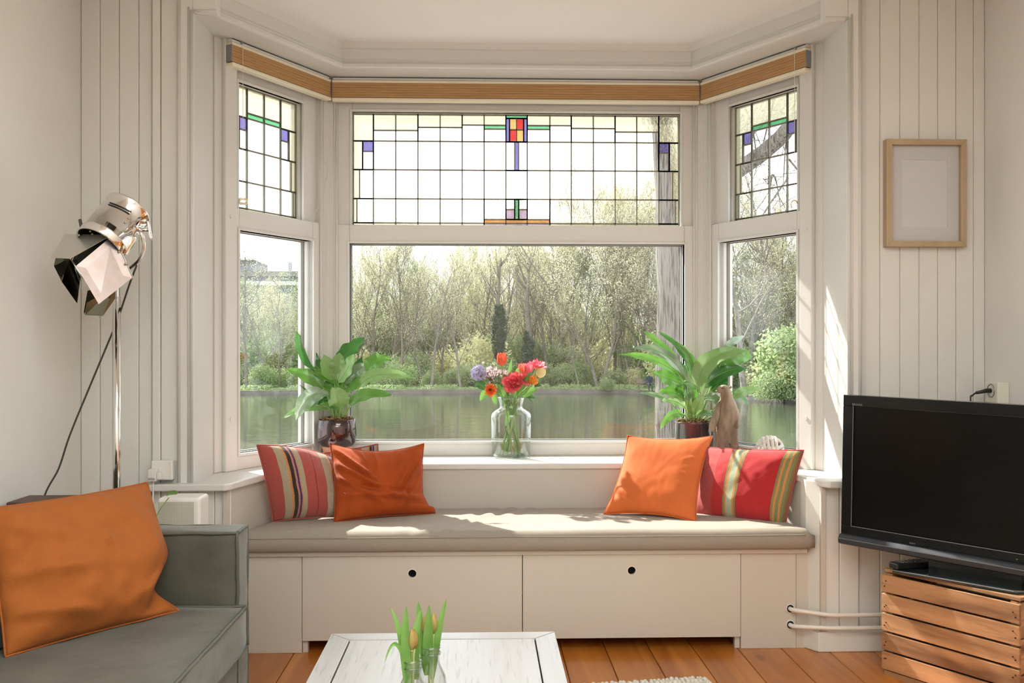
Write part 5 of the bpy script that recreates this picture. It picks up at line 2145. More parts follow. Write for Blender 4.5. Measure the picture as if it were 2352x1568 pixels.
def double(m, c, ax, r, h, layers=4, n=7, spread=1.0, seed=0, wd=.36, jag=.02):
    def f(t):
        rq = random.Random(seed)
        for L_ in range(layers):
            k_ = 1 - L_ / layers
            for k in range(n):
                b = MB()
                axx = (V(ax) + V((rq.gauss(0, .1), rq.gauss(0, .1), rq.gauss(0, .1)))).normalized()
                petal(b, V(c) + V(ax) * (.002 * L_), axx, 2 * pi * (k + .5 * (L_ % 2)) / n + rq.gauss(0, .12), r * (.35 + .45 * k_), h * (1.05 - .55 * k_), spread * k_ * 1.5, wd + rq.gauss(0, .03), cup=.8, n=5, m=3, jag=jag)
                b.build('petal', m, t, True, fix=False)
    return f


h1 = fp(588, 312, 0)
flower('tulip', 'single red-orange tulip standing tallest above the bouquet', h1, [h1, fp(600, 450, .01), fp(622, 590, .01), fp(672, 715, 0), fp(700, 900), bot(.02, -.02)], tulip(PR, h1, (0, -.05, 1), .0225, .062))
h2 = fp(845, 395, .0)
flower('tulip', 'coral tulip left of the pink one at the right of the bouquet', h2, [h2, fp(790, 560, .01), neck(.02, .01), bot(-.03, .02)], tulip(PC, h2, (-.15, -.1, 1), .018, .044))
h3 = fp(915, 395, -.01)
flower('tulip', 'pink tulip with pale edges in the upper right of the bouquet', h3, [h3, fp(850, 560), neck(.015, -.01), bot(-.045, .0)], tulip(PP, h3, (0, -.25, 1), .021, .046))
h4 = fp(1040, 455, .0)
flower('tulip', 'pale yellow tulip at the right edge of the bouquet', h4, [h4, fp(960, 600, .01), neck(.03, .01), bot(-.02, -.03)], tulip(PY_, h4, (.3, -.1, 1), .021, .047, openk=.1))
h5 = fp(1010, 340, .02)
flower('double_tulip', 'large ruffled pink-red double tulip at the top right of the bouquet', h5, [h5, fp(900, 560, .02), neck(.02, .02), bot(-.05, .02)], double(PP, h5, (.1, -.35, .9), .038, .040, 4, 7, .55, 5, .42))
h6 = fp(735, 520, -.035)
flower('double_tulip', 'open rose-pink double tulip in the middle of the bouquet facing the room', h6, [h6 + V((0, .012, -.004)), fp(740, 640, -.01), neck(.01, -.01), bot(-.01, -.04)], double(PK, h6 + V((0, .015, -.004)), (-.15, -.75, .45), .040, .034, 5, 9, .75, 6, .46))
h6b = fp(835, 480, -.02)
flower('double_tulip', 'smaller rose-pink double tulip half hidden behind a long leaf', h6b, [h6b, fp(800, 620, -.01), neck(.02, -.01), bot(.04, -.02)], double(PK, h6b, (.2, -.7, .5), .028, .026, 3, 7, 1.0, 7, .32))
h7 = fp(950, 530, -.02)
flower('rose', 'amber-orange rose low on the right of the bouquet', h7, [h7, fp(870, 640, -.01), neck(.03, -.02), bot(-.03, -.03)], double(PA, h7, (.3, -.45, .85), .030, .044, 4, 6, .25, 8, .55, 0))


def gerb(t):
    c, ax = fp(455, 605, -.03), V((-.1, -.9, .1)).normalized()
    u, w = ax.orthogonal().normalized(), None
    w = ax.cross(u)
    rq = random.Random(4)
    for L_ in range(4):
        for k in range(17):
            a = 2 * pi * k / 17 + L_ * .23 + rq.gauss(0, .05)
            d = u * cos(a) + w * sin(a)
            ln = .034 * (1 - .2 * L_) * rq.uniform(.85, 1.1)
            b = MB()
            e = c + d * ln + ax * (.004 + .007 * L_)
            leaf_mesh(b, c + d * .003, c + d * ln * .6 + ax * (.009 + .006 * L_), e, .0085, ax, .2, 0, 4, k)
            b.build('petal', PO, t, True, fix=False)
    MB().lathe([(.009, 0), (.008, .010), (.001, .016)], 10, c + ax * .003, ax.to_track_quat('Z', 'Y').to_matrix(), True).build('flower_centre', mat('flower_centre_dark', (.25, .05, .01), .8), t, True)


hg = fp(470, 605, -.02)
flower('gerbera', 'frilled orange gerbera drooping at the lower left of the bouquet', hg, [hg, fp(520, 640, -.01), neck(-.02, -.01), bot(.04, .0)], gerb)
VIO = mat('violet_floret', (.42, .33, .66), .6, trans=.3, col2=(.62, .55, .78), vscale=80)
WHP = mat('white_pink_blossom', (.85, .74, .76), .6, trans=.3, col2=(.70, .42, .48), vscale=90)


def allium(t):
    c = fp(312, 400, .0)
    rq = random.Random(5)
    b = MB()
    sb_ = MB()
    for i in range(420):
        d = V((rq.gauss(0, 1), rq.gauss(0, 1), rq.gauss(0, 1))).normalized()
        p = c + d * .036 * rq.uniform(.75, 1.05)
        sb_.tube([c, p], .0004, 3, caps=False)
        u = d.orthogonal().normalized()
        w = d.cross(u)
        for k in range(5):
            a = k * 1.257 + i
            e = u * cos(a) + w * sin(a)
            f = u * cos(a + 1.2) + w * sin(a + 1.2)
            b.add([p, p + e * .0046 + d * .0008, p + (e + f) * .0036 + d * .0016], [(0, 1, 2)])
    b.build('florets', VIO, t, fix=False)['kind'] = 'stuff'
    sb_.build('floret_stalks', FST, t, fix=False)['kind'] = 'stuff'


ha = fp(330, 420, .0)
flower('allium', 'round violet allium head at the left of the bouquet', ha, [fp(312, 400), fp(400, 520), neck(-.03), bot(.03, .01)], allium)


def sprig(cx_, cy_, spx, spy, n_, seed):
    def f(t):
        rq = random.Random(seed)
        b, s_ = MB(), MB()
        c = fp(cx_, cy_, .01)
        for i in range(n_):
            p = fp(cx_ + rq.gauss(0, spx), cy_ + rq.gauss(0, spy), rq.uniform(-.02, .03))
            q = c + V((0, 0, -.035))
            s_.tube([q, q.lerp(p, .6) + V((0, 0, -.004)), p], [.0009, .0007, .0004], 4, caps=False)
            d = V((rq.gauss(0, 1), -1, rq.gauss(0, 1))).normalized()
            u = d.orthogonal().normalized()
            w = d.cross(u)
            for k in range(5):
                a = k * 1.257
                e, g2 = u * cos(a) + w * sin(a), u * cos(a + .9) + w * sin(a + .9)
                b.add([p, p + e * .0055, p + (e + g2) * .0045, p + g2 * .0052], [(0, 1, 2, 3)])
        b.build('blossoms', WHP, t, fix=False)['kind'] = 'stuff'
        s_.build('twigs', WST, t, fix=False)['kind'] = 'stuff'
    return f


hs_ = fp(470, 480, .01)
flower('blossom_sprig', 'sprig of tiny white and pink blossoms beside the violet allium', hs_, [hs_, fp(560, 640, .01), neck(-.01, .02), bot(.02, .03)], sprig(460, 400, 48, 52, 60, 11), WST, .0018)
hs2 = fp(625, 450, .03)
flower('blossom_sprig', 'small sprig of white blossoms behind the stem of the tall red tulip', hs2, [hs2, fp(650, 640, .02), neck(.0, .02), bot(-.02, .03)], sprig(625, 385, 34, 22, 22, 12), WST, .0016)
# foliage: each spray is a thing of its own
for i, (lb, L_) in enumerate((
        ('long upright tulip leaf rising between the tall tulip and the pink ones', [((675, 440), (690, 330), (708, 225), 40, FLF, .0)]),
        ('broad tulip leaves crossing the vase rim on the right of the bouquet', [((720, 700), (800, 560), (935, 400), 75, FLF, -.035), ((760, 700), (850, 560), (940, 430), 40, FLF, -.03)]),
        ('strap-like leaf folding down into the vase', [((640, 1040), (680, 860), (760, 700), 75, FLF, -.02), ((740, 740), (700, 720), (680, 620), 30, FLF, -.03)]),
        ('pointed green leaf left of the vase neck', [((640, 800), (620, 640), (520, 520), 80, FLF, -.02)]),
        ('oval green leaf reaching right over the water', [((850, 690), (900, 600), (1020, 600), 100, FLF, -.01), ((870, 690), (930, 660), (990, 710), 50, FLD, .01)]),
        ('dark oval leaves under the violet allium', [((370, 600), (330, 500), (265, 570), 110, FLD, .0), ((450, 640), (400, 600), (325, 740), 110, FLF, .01), ((520, 660), (480, 700), (520, 780), 70, FLF, .01)]),
        ('small dark leaves behind the middle of the bouquet', [((560, 620), (560, 560), (600, 510), 60, FLD, .02), ((790, 440), (760, 390), (790, 330), 55, FLF, .02), ((980, 560), (1040, 530), (1060, 555), 40, FLD, .0), ((640, 560), (660, 640), (640, 700), 50, FLD, .02), ((900, 690), (940, 720), (970, 775), 14, FLD, .01)]),
        ('long submerged leaf standing in the vase water', [((800, 1380), (760, 1120), (690, 930), 60, FLF, .0), ((780, 1390), (760, 1200), (740, 1000), 40, FLF, .02)]))):
    s0 = fp(*L_[0][0][:2], L_[0][5])
    t = thing('foliage_sprig', lb, 'leaves', (vc.x, vc.y, SILL + .012), 'cut flowers in the glass vase')
    for (s, m, e, w, mt, d) in L_:
        b = MB()
        leaf_mesh(b, fp(*s, d), fp(*m, d), fp(*e, d), w / 5.227 / 502, V((.1, -1, .3)), .3, .02, 10, i)
        b.build('leaf', mt, t, True, fix=False)
    MB().tube(spline([s0, neck((i - 4) * .006, .0) if s0.z > SILL + .26 else s0 + V((0, 0, -.02)), bot((4 - i) * .011, (i % 3 - 1) * .02)], 4), .0017, 5).build('stem', FST if i % 2 else WST, t, True)

# ---- carved otter
DRIFT = mat('weathered_carved_wood', (0.19, 0.125, 0.08), .75, col2=(.33, .25, .18), vscale=38, stretch=(1, 1, .25), bump=.4, bscale=120, bdist=.003)
ot = at(1668, 1027, 4.22)
ot.z = SILL
otr = thing('carved_figure', 'weathered wooden carved otter standing upright beside the right plant', 'sculpture', ot)


def op(px, py, d=0):
    return at(px, py, 4.22 + d)


skin('body', [(op(1669, 1000), .046), (op(1667, 965), .050), (op(1672, 940), .043), (op(1670, 915), .029), (op(1666, 900), .029), (op(1662, 892), .028), (op(1652, 895, -.005), .018), (op(1646, 898, -.006), .010),
              (op(1655, 1012, -.005), .024), (op(1654, 1024, -.005), .022), (op(1652, 1034, -.02), .018), (op(1685, 1012, -.005), .024), (op(1687, 1024, -.005), .022), (op(1686, 1034, -.02), .018),
              (op(1653, 935), .024), (op(1645, 955, -.02), .019), (op(1637, 978, -.03), .016), (op(1634, 993, -.034), .014), (op(1687, 940), .022), (op(1692, 960, -.02), .018), (op(1690, 985, -.035), .014)],
     [(0, 1), (1, 2), (2, 3), (3, 4), (4, 5), (5, 6), (6, 7), (0, 8), (8, 9), (9, 10), (0, 11), (11, 12), (12, 13), (2, 14), (14, 15), (15, 16), (16, 17), (2, 18), (18, 19), (19, 20)], DRIFT, otr, 2, 0)
for px, d in ((1678, -.012), (1664, -.03)):
    MB().lathe([(.001, -.006), (.006, -.003), (.007, 0), (.006, .003), (.001, .006)], 10, op(px, 889, d)).build('ear', DRIFT, otr, True)
MB().lathe([(.001, -.003), (.0035, 0), (.001, .003)], 8, op(1659, 892, -.028)).build('eye', BLACK, otr, True)
MB().lathe([(.001, -.004), (.005, 0), (.001, .004)], 8, op(1645, 897, -.008)).build('nose', mat('pale_nose', (.75, .70, .62), .6), otr, True)

# ---- rope ball
ROPE = mat('white_cotton_rope', (0.78, 0.74, 0.68), .85, bump=.5, bscale=260, bdist=.002, var=.08, vscale=50)
rb_c = at(1768, 1041, 4.04)
rb_c.z = SILL + .064
t = thing('rope_ball', 'ball of coiled thick white rope behind the red pillow', 'ornament', (rb_c.x, rb_c.y, SILL))
for k, (R_, offs_) in enumerate(((Matrix.Rotation(.25, 3, 'X'), 0), (Matrix.Rotation(1.45, 3, 'X') @ Matrix.Rotation(.3, 3, 'Y'), 1), (Matrix.Rotation(1.5, 3, 'Y') @ Matrix.Rotation(.2, 3, 'X'), 2))):
    for j in range(4):
        hh = (j - 1.5) * .0165
        rr = sqrt(max(.0001, (.052 + .002 * k) ** 2 - hh * hh))
        pts = [rb_c + R_ @ V((rr * cos(a), rr * sin(a), hh)) for a in [2 * pi * i / 36 for i in range(36)]]
        strands = MB()
        for s3 in range(3):
            q = []
            for i in range(36 * 3):
                a = 2 * pi * i / 108
                p = rb_c + R_ @ V((rr * cos(a), rr * sin(a), hh))
                nr = (R_ @ V((cos(a), sin(a), 0)))
                bn_ = R_ @ V((0, 0, 1))
                tw = a * 14 + s3 * 2.094
                q.append(p + nr * (.0042 * cos(tw)) + bn_ * (.0042 * sin(tw)))
            strands.tube(q, .0046, 5, closed=True)
        strands.build('rope_turn', ROPE, t, True, fix=False)

# ---- spotlight floor lamp
YL = 3.15


def lp(zx, zy, d=0):
    return at(zx / 3.136, 400 + zy / 3.136, YL + d)


px0 = at(268, 900, 3.20)
lamp = thing('floor_lamp', 'chrome theatre spotlight floor lamp with barn doors in the left corner', 'lamp', (px0.x, px0.y, 0))
MB().tube([(px0.x, px0.y, .30), (px0.x, px0.y, lp(840, 880, .04).z)], .0125, 20).build('pole', CHROME, lamp, True)
MB().tube([(px0.x - .010, px0.y + .012, .30), (px0.x - .010, px0.y + .012, lp(815, 1000, .04).z)], .009, 12).build('pole_sleeve', CHROME, lamp, True)
for k in range(3):
    a = 2 * pi * k / 3 + 2.6
    MB().tube([(px0.x, px0.y, .42), (px0.x + .12 * cos(a), px0.y + .12 * sin(a), .28), (px0.x + .24 * cos(a), px0.y + .24 * sin(a), .012)], .009, 10).build('leg', CHROME, lamp, True)
MB().lathe([(.022, .36), (.022, .44), (.014, .45)], 16, (px0.x, px0.y, 0), capt=True).build('collar', CHROME, lamp, True)
cb, cf = lp(925, 262, .05), lp(752, 470, -.03)
ax = (cf - cb).normalized()
RL = ax.to_track_quat('Z', 'Y').to_matrix()
Lb = (cf - cb).length
rb_ = .0765
MB().lathe([(.002, -.004), (rb_ * .9, -.002), (rb_, .0), (rb_ + .003, .002), (rb_ + .003, .006), (rb_, .008), (rb_, Lb), (rb_ + .003, Lb + .001), (rb_ + .003, Lb + .006), (rb_ + .001, Lb + .008), (rb_ + .004, Lb + .03), (rb_, Lb + .032), (rb_ - .004, Lb + .01)], 48, cb, RL, True).build('lamp_housing', CHROME, lamp, True)
MB().lathe([(rb_ - .006, .02), (rb_ - .004, Lb + .03)], 32, cb, RL, True).build('reflector', mat('lamp_interior', (.10, .10, .09), .25, .8), lamp, True)
# vent slots with dark cable loop
cbz = lambda a, h, o=.001: cb + RL @ V(((rb_ + o) * cos(a), (rb_ + o) * sin(a), h))
best = min([2 * pi * i / 60 for i in range(60)], key=lambda a: (cbz(a, .05).y) * 1.0 - .0 * cbz(a, .05).z)
MB().tube([cbz(best - .6 + i * .12, .045 + .006 * sin(i * .3), .002) for i in range(9)], .0022, 6).build('cable_loop', BLACK, lamp, True)
MB().tube([cbz(best - .6 + i * .12, .055 + .004 * sin(i * .3), .002) for i in range(9)], .0018, 6).build('cable_loop', BLACK, lamp, True)


def plate(name, q, m, t_=.0016, parent=lamp):
    q = [V(p) for p in q]
    nn = (q[1] - q[0]).cross(q[2] - q[0]).normalized() * t_
    return MB().sweep(q, [p + nn for p in q]).build(name, m, parent)


BRUSH = mat('scuffed_chrome_reflect_tint', (0.66, 0.55, 0.51), .42, 1.0, col2=(.70, .62, .60), vscale=30, bump=.03, bscale=8)  # pinkish tone puts the room's reflection into the metal colour
plate('barn_door', [lp(468, 430, -.01), lp(805, 436, -.06), lp(505, 606, -.15), lp(365, 598, -.11)], mat('white_scuffed_metal', (.62, .60, .55), .35, .6), .0016)
plate('barn_door', [lp(812, 440, -.06), lp(952, 745, -.06), lp(712, 935, -.15), lp(548, 660, -.15)], BRUSH)
plate('hinge_flange', [lp(800, 436, -.058), lp(822, 440, -.058), lp(960, 745, -.056), lp(944, 758, -.056)], CHROME, .003)
DKC = mat('dark_chrome', (.13, .14, .115), .10, 1.0)
plate('barn_door', [lp(400, 604, -.06), lp(500, 608, -.06), lp(540, 690, -.05), (lp(580, 740, -.05)), lp(555, 930, -.10), lp(445, 775, -.11), lp(388, 660, -.09)], DKC)
plate('barn_door', [lp(632, 838, -.07), lp(604, 1000, -.06), lp(618, 1014, -.06), lp(742, 1020, -.05), lp(830, 895, -.045), lp(830, 800, -.05)], DKC)
# frame carrying the doors
fq = [lp(575, 455, -.03), lp(810, 445, -.055), lp(945, 745, -.05), lp(660, 830, -.06), lp(510, 620, -.05)]
MB().tube(fq, .0035, 6, closed=True).build('door_frame', CHROME, lamp, True)
plate('front_plate', [p + V((0, .012, 0)) for p in fq], mat('lamp_interior', (.10, .10, .09), .25, .8), .002)
MB().tube([lp(575, 325, -.01), lp(592, 405, -.01)], .0052, 10).build('handle', mat('dark_handle', (.10, .09, .07), .5), lamp, True)
MB().tube([lp(600, 400, -.01), lp(660, 385, -.0)], .003, 8).build('handle_bracket', CHROME, lamp, True)
# yoke and pivot
MB().tube(spline([lp(990, 395, -.0), lp(1022, 430, .0), lp(1035, 530, .01), lp(1000, 620, .02), lp(930, 680, .03), lp(850, 760, .045), lp(840, 900, .05)], 5), .0065, 10).build('yoke', CHROME, lamp, True)
MB().obox(lp(955, 400, -.01), (.030, .022, .040), Matrix.Rotation(.5, 3, 'Y')).build('pivot_block', CHROME, lamp, bevel=.005)
MB().obox(lp(930, 510, -.015), (.022, .02, .07), Matrix.Rotation(.55, 3, 'Y')).build('pivot_block', CHROME, lamp, bevel=.005)
MB().obox(lp(1078, 405, -.01), (.010, .030, .062), Matrix.Rotation(-.16, 3, 'Y') @ Matrix.Rotation(.25, 3, 'Z')).build('adjusting_knob', CHROME, lamp, bevel=.004)
MB().tube([lp(985, 400, -.01), lp(1075, 400, -.01)], .007, 10).build('knob_shaft', CHROME, lamp, True)
b = MB()
for q in ((650, 410), (665, 430), (568, 440), (855, 560), (905, 645), (925, 318), (900, 350)):
    b.lathe([(.0035, -.002), (.0035, .002), (.001, .003)], 8, lp(q[0], q[1], -.066), Matrix.Rotation(radians(90), 3, 'X'), True, True)
b.build('screws', mat('steel_screw', (.35, .33, .28), .3, 1.0), lamp)['kind'] = 'stuff'
MB().tube(spline([lp(985, 655, .02), lp(930, 800, .03), lp(860, 1010, .06), lp(805, 1150, .07), at(205, 890, 3.235), at(160, 1000, 3.23), at(135, 1075, 3.22), at(98, 1155, 3.20), at(94, 1300, 3.2)], 7), .0032, 7).build('power_cord', mat('dark_cable', (.05, .05, .035), .5), lamp, True)

# ---- things behind the sofa
DW = wood_mat('dark_stained_wood', (.12, .055, .03), (.07, .03, .015), 'Y', .5, 10, .1, False)
sp_ = at(410, 1170, 3.22)
st_ = thing('side_stool', 'dark wooden low stool standing behind the sofa arm under the speaker', 'stool', (sp_.x, sp_.y, 0))
MB().box(sp_.x - .17, sp_.x + .12, 3.06, 3.36, .385, .41).build('seat', DW, st_, bevel=.003)
for dx in (-.155, .08):
    for yy in (3.08, 3.315):
        MB().box(sp_.x + dx, sp_.x + dx + .025, yy, yy + .025, 0, .385).build('leg', DW, st_)
sk_ = thing('loudspeaker', 'white box loudspeaker with perforated front behind the sofa arm', 'speaker', (sp_.x, sp_.y, .411))
zt_ = at(400, 1141, 3.18).z
xl_, xr_ = at(361, 1150, 3.16).x, at(459, 1150, 3.16).x
MB().box(xl_, xr_, 3.16, 3.27, .411, zt_).build('cabinet', SWITCH, sk_, bevel=.012, seg=4)
GRL = bpy.data.materials.new('perforated_grille')
GRL.use_nodes = True
nt = GRL.node_tree
b = nt.nodes['Principled BSDF']
g_ = nt.nodes.new('ShaderNodeNewGeometry')
m_ = nt.nodes.new('ShaderNodeMapping')
m_.inputs['Scale'].default_value = (230, 1, 230)
fr_n = nt.nodes.new('ShaderNodeVectorMath')
fr_n.operation = 'FRACTION'
sb2 = nt.nodes.new('ShaderNodeVectorMath')
sb2.operation = 'SUBTRACT'
sb2.inputs[1].default_value = (.5, .5, .5)
sp2 = nt.nodes.new('ShaderNodeSeparateXYZ')
nt.links.new(g_.outputs['Position'], m_.inputs['Vector'])
nt.links.new(m_.outputs[0], fr_n.inputs[0])
nt.links.new(fr_n.outputs[0], sb2.inputs[0])
nt.links.new(sb2.outputs[0], sp2.inputs[0])
q1, q2, q3 = [nt.nodes.new('ShaderNodeMath') for _ in range(3)]
q1.operation = q2.operation = 'MULTIPLY'
nt.links.new(sp2.outputs[0], q1.inputs[0])
nt.links.new(sp2.outputs[0], q1.inputs[1])
nt.links.new(sp2.outputs[2], q2.inputs[0])
nt.links.new(sp2.outputs[2], q2.inputs[1])
q3.operation = 'ADD'
nt.links.new(q1.outputs[0], q3.inputs[0])
nt.links.new(q2.outputs[0], q3.inputs[1])
cr = nt.nodes.new('ShaderNodeValToRGB')
cr.color_ramp.elements[0].position = .06
cr.color_ramp.elements[0].color = (.35, .33, .27, 1)
cr.color_ramp.elements[1].position = .10
cr.color_ramp.elements[1].color = (.62, .59, .50, 1)
nt.links.new(q3.outputs[0], cr.inputs[0])
nt.links.new(cr.outputs[0], b.inputs['Base Color'])
MB().box(xl_ + .004, xr_ - .018, 3.157, 3.162, .42, zt_ - .012).build('grille', GRL, sk_, bevel=.002)
vn = thing('trailing_plant', 'thin trailing vine with a heart-shaped leaf in front of the white speaker', 'plant', (at(352, 1200, 3.12).x, 3.12, .411))
MB().lathe([(.022, 0), (.030, .05), (.028, .055), (.02, .05)], 16, (at(335, 1200, 3.12).x, 3.115, .411)).build('pot', TERRA, vn, True)
MB().tube(spline([(at(335, 1200, 3.12).x, 3.115, .46), at(352, 1210, 3.10), at(362, 1180, 3.10), at(376, 1158, 3.10), at(388, 1142, 3.10)], 5), .0016, 5).build('stem', STEM, vn, True)
b = MB()
leaf_mesh(b, at(382, 1137, 3.10), at(394, 1130, 3.10), at(407, 1135, 3.08), .032, V((0, -.5, 1)), .15, 0, 8, 3)
b.build('leaf', LF1, vn, True, fix=False)
b = MB()
leaf_mesh(b, at(352, 1210, 3.10), at(346, 1190, 3.10), at(344, 1150, 3.08), .018, V((0, -1, .3)), .15, 0, 8, 3)
b.build('leaf', LF1, vn, True, fix=False)
wb_ = at(123, 1152, 3.10)
bx_ = thing('wooden_box', 'dark brown wooden box just showing above the orange linen pillow', 'box', (wb_.x, 3.10, 0))
MB().box(XL + .02, at(156, 1150, 3.05).x, 3.02, 3.16, 0, wb_.z).build('body', DW, bx_, bevel=.003)
MB().box(XL + .015, at(156, 1150, 3.05).x + .004, 3.015, 3.165, wb_.z, wb_.z + .012).build('lid', DW, bx_, bevel=.003)

# ---- wall box with adapter and cable, left
a_, c_ = at(347, 1058, 3.545), at(396, 1102, 3.545)
ob_ = thing('wall_socket', 'square white surface-mounted wall socket beside the left end of the sill', 'socket', ((a_.x + c_.x) / 2, 3.57, c_.z))
MB().box(a_.x, c_.x, 3.545, 3.58, c_.z, a_.z).build('box', SWITCH, ob_, bevel=.004, seg=3)
MB().box(c_.x - .008, c_.x - .006, 3.5435, 3.546, c_.z + .002, a_.z - .002).build('edge_line', CREAM, ob_)
a2, c2 = at(340, 1078, 3.515), at(369, 1105, 3.515)
ad_ = thing('power_adapter', 'white plug-in power adapter with small printed text in the left wall socket', 'adapter', ((a2.x + c2.x) / 2, 3.53, c2.z))
MB().box(a2.x, a2.x + .03, 3.51, 3.544, c2.z, a2.z).box(a2.x + .03, c2.x, 3.515, 3.544, c2.z + .005, a2.z - .012).build('body', SWITCH, ad_, bevel=.003)
tx = MB()
for i, (w, zz) in enumerate(((.020, .012), (.023, .009), (.021, .006))):
    x = a2.x + .003
    rq = random.Random(i)
    while x < a2.x + .003 + w:
        d = rq.uniform(.0012, .003)
        tx.box(x, x + d, 3.5096, 3.5101, c2.z + zz - .001, c2.z + zz + .0006)
        x += d + .0008
tx.build('printed_text', BLACK, ad_)['kind'] = 'stuff'
MB().tube(spline([(a2.x + .014, 3.53, c2.z), (a2.x + .013, 3.53, c2.z - .03), (a2.x + .016, 3.52, c2.z - .07), (a2.x + .035, 3.45, c2.z - .12), (a2.x + .045, 3.35, c2.z - .20)], 5), .003, 6).build('cable', SWITCH, ad_, True)

# ---- picture frame
FRM = mat('pale_gold_wood_frame', (0.52, 0.39, 0.24), .38, metal=.15, var=.12, vscale=20, stretch=(1, 1, .3))
YFm = 3.565
x0, x1 = at(2037, 500, YFm).x, at(2221, 500, YFm).x
z1, z0 = at(2120, 319, YFm).z, at(2120, 566, YFm).z
pf = thing('picture_frame', 'pale gold wooden picture frame with a blank white mount on the right wall boards', 'picture', ((x0 + x1) / 2, YFm, z0))
fw = .0215
tl_ = .004
for P in ([(x0, z0), (x1, z0), (x1 - fw, z0 + fw), (x0 + fw, z0 + fw)], [(x0, z1), (x1, z1), (x1 - fw, z1 - fw), (x0 + fw, z1 - fw)], [(x0, z0), (x0, z1), (x0 + fw, z1 - fw), (x0 + fw, z0 + fw)], [(x1, z0), (x1, z1), (x1 - fw, z1 - fw), (x1 - fw, z0 + fw)]):
    MB().sweep([(x, YFm, z) for x, z in P], [(x, 3.599, z) for x, z in P]).build('frame_rail', FRM, pf, bevel=.001)
MNT = mat('off_white_mount', (.70, .705, .70), .85)
ax0, ax1, az0, az1 = at(2073, 500, 3.58).x, at(2178, 500, 3.58).x, at(2120, 521, 3.58).z, at(2120, 366, 3.58).z
for q in ((x0 + fw, ax0, z0 + fw, z1 - fw), (ax1, x1 - fw, z0 + fw, z1 - fw), (ax0, ax1, z0 + fw, az0), (ax0, ax1, az1, z1 - fw)):
    MB().box(q[0], q[1], 3.586, 3.590, q[2], q[3]).build('mount', MNT, pf)
MB().box(ax0, ax1, 3.589, 3.594, az0, az1).build('picture_sheet', mat('white_sheet', (.76, .765, .765), .8), pf)
MB().box(x0 + fw, x1 - fw, 3.581, 3.583, z0 + fw, z1 - fw).build('glass', pane_mat('picture_glass', (.98, .98, .98), 0, .8), pf)

# ---- socket on the right wall with plug
YS = 3.42
s0_ = V((XR, YS, .0))
zc_ = at(2297, 895, 3.45).z
zz1, zz0 = at(2300, 878, 3.45).z, zc_ - .05
so_ = thing('wall_socket', 'small cream socket on the right wall above the television', 'socket', (XR - .02, 3.47, zz0))
MB().box(XR - .045, XR - .0005, 3.43, 3.52, zz0, zz1).build('box', CREAM, so_, bevel=.004)
MB().tube([(XR - .0455, 3.475 + .024 * cos(a), zc_ - .004 + .024 * sin(a)) for a in [2 * pi * i / 24 for i in range(24)]], .002, 6, closed=True).build('socket_ring', TSl, so_, True)
MB().lathe([(.0215, 0), (.0215, .001)], 20, (XR - .0455, 3.475, zc_ - .004), Matrix.Rotation(radians(90), 3, 'Y'), True, True).build('socket_face', CREAM, so_)
pg = thing('power_plug', 'black angled power plug with cable in the right wall socket', 'plug', (XR - .08, 3.475, zc_ - .02))
MB().tube([(XR - .047, 3.475, zc_ - .004), (XR - .063, 3.474, zc_ - .004), (XR - .075, 3.473, zc_ - .007), (XR - .105, 3.47, zc_ - .012)], [.009, .009, .007, .005], 10).build('body', BLACK, pg, True)
MB().tube(spline([(XR - .103, 3.47, zc_ - .011), (XR - .12, 3.465, zc_ - .022), (XR - .13, 3.46, zc_ - .05), (XR - .12, 3.45, zc_ - .3)], 5), .003, 6).build('cable', BLACK, pg, True)

# ---- heating pipes
PIPE = mat('white_pipe_paint', (.80, .76, .69), .35)
for i, (ya, yb) in enumerate(((1397, 1412), (1434, 1442))):
    p0 = at(1815, ya, FY)
    pe = at(2022, yb, 3.545)
    zr = pe.z
    t = thing('heating_pipe', ('upper' if i == 0 else 'lower') + ' of two white heating pipes leaving the right end of the window seat', 'pipe', (p0.x, FY, p0.z), 'heating pipes by the window seat')
    MB().tube(spline([p0 + V((0, .02, 0)), p0 + V((.004, -.02, 0)), V((p0.x + .06, 3.578, (p0.z * .55 + zr * .45))), V((p0.x + .13, 3.551, zr)), V((p0.x + .20, 3.548, zr)), V((pe.x, 3.548, zr)), V((XR, 3.548, zr))], 6), .0085, 12).build('pipe', PIPE, t, True)
    MB().tube([p0 + V((.022 * cos(a) * .7, -.002, .017 * sin(a))) for a in [2 * pi * k / 20 for k in range(20)]], .0022, 6, closed=True).build('rosette', PIPE, t, True)
    MB().lathe([(.0145, 0), (.0145, .001)], 16, p0 + V((0, -.002, 0)), Matrix.Rotation(radians(90), 3, 'X'), True, True).build('pipe_hole', DARK, t)

# ---- bottles with budding tulips on the coffee table
JG = pane_mat('bottle_glass', (.955, .965, .955), 0, 1.8)
BUD = mat('tulip_bud', (.42, .40, .12), .45, trans=.2, col2=(.52, .26, .08), vscale=45, stretch=(1, 1, .3))
TLF = mat('tulip_leaf', (.16, .36, .07), .42, trans=.3, col2=(.26, .50, .13), vscale=18, objvar=.1)


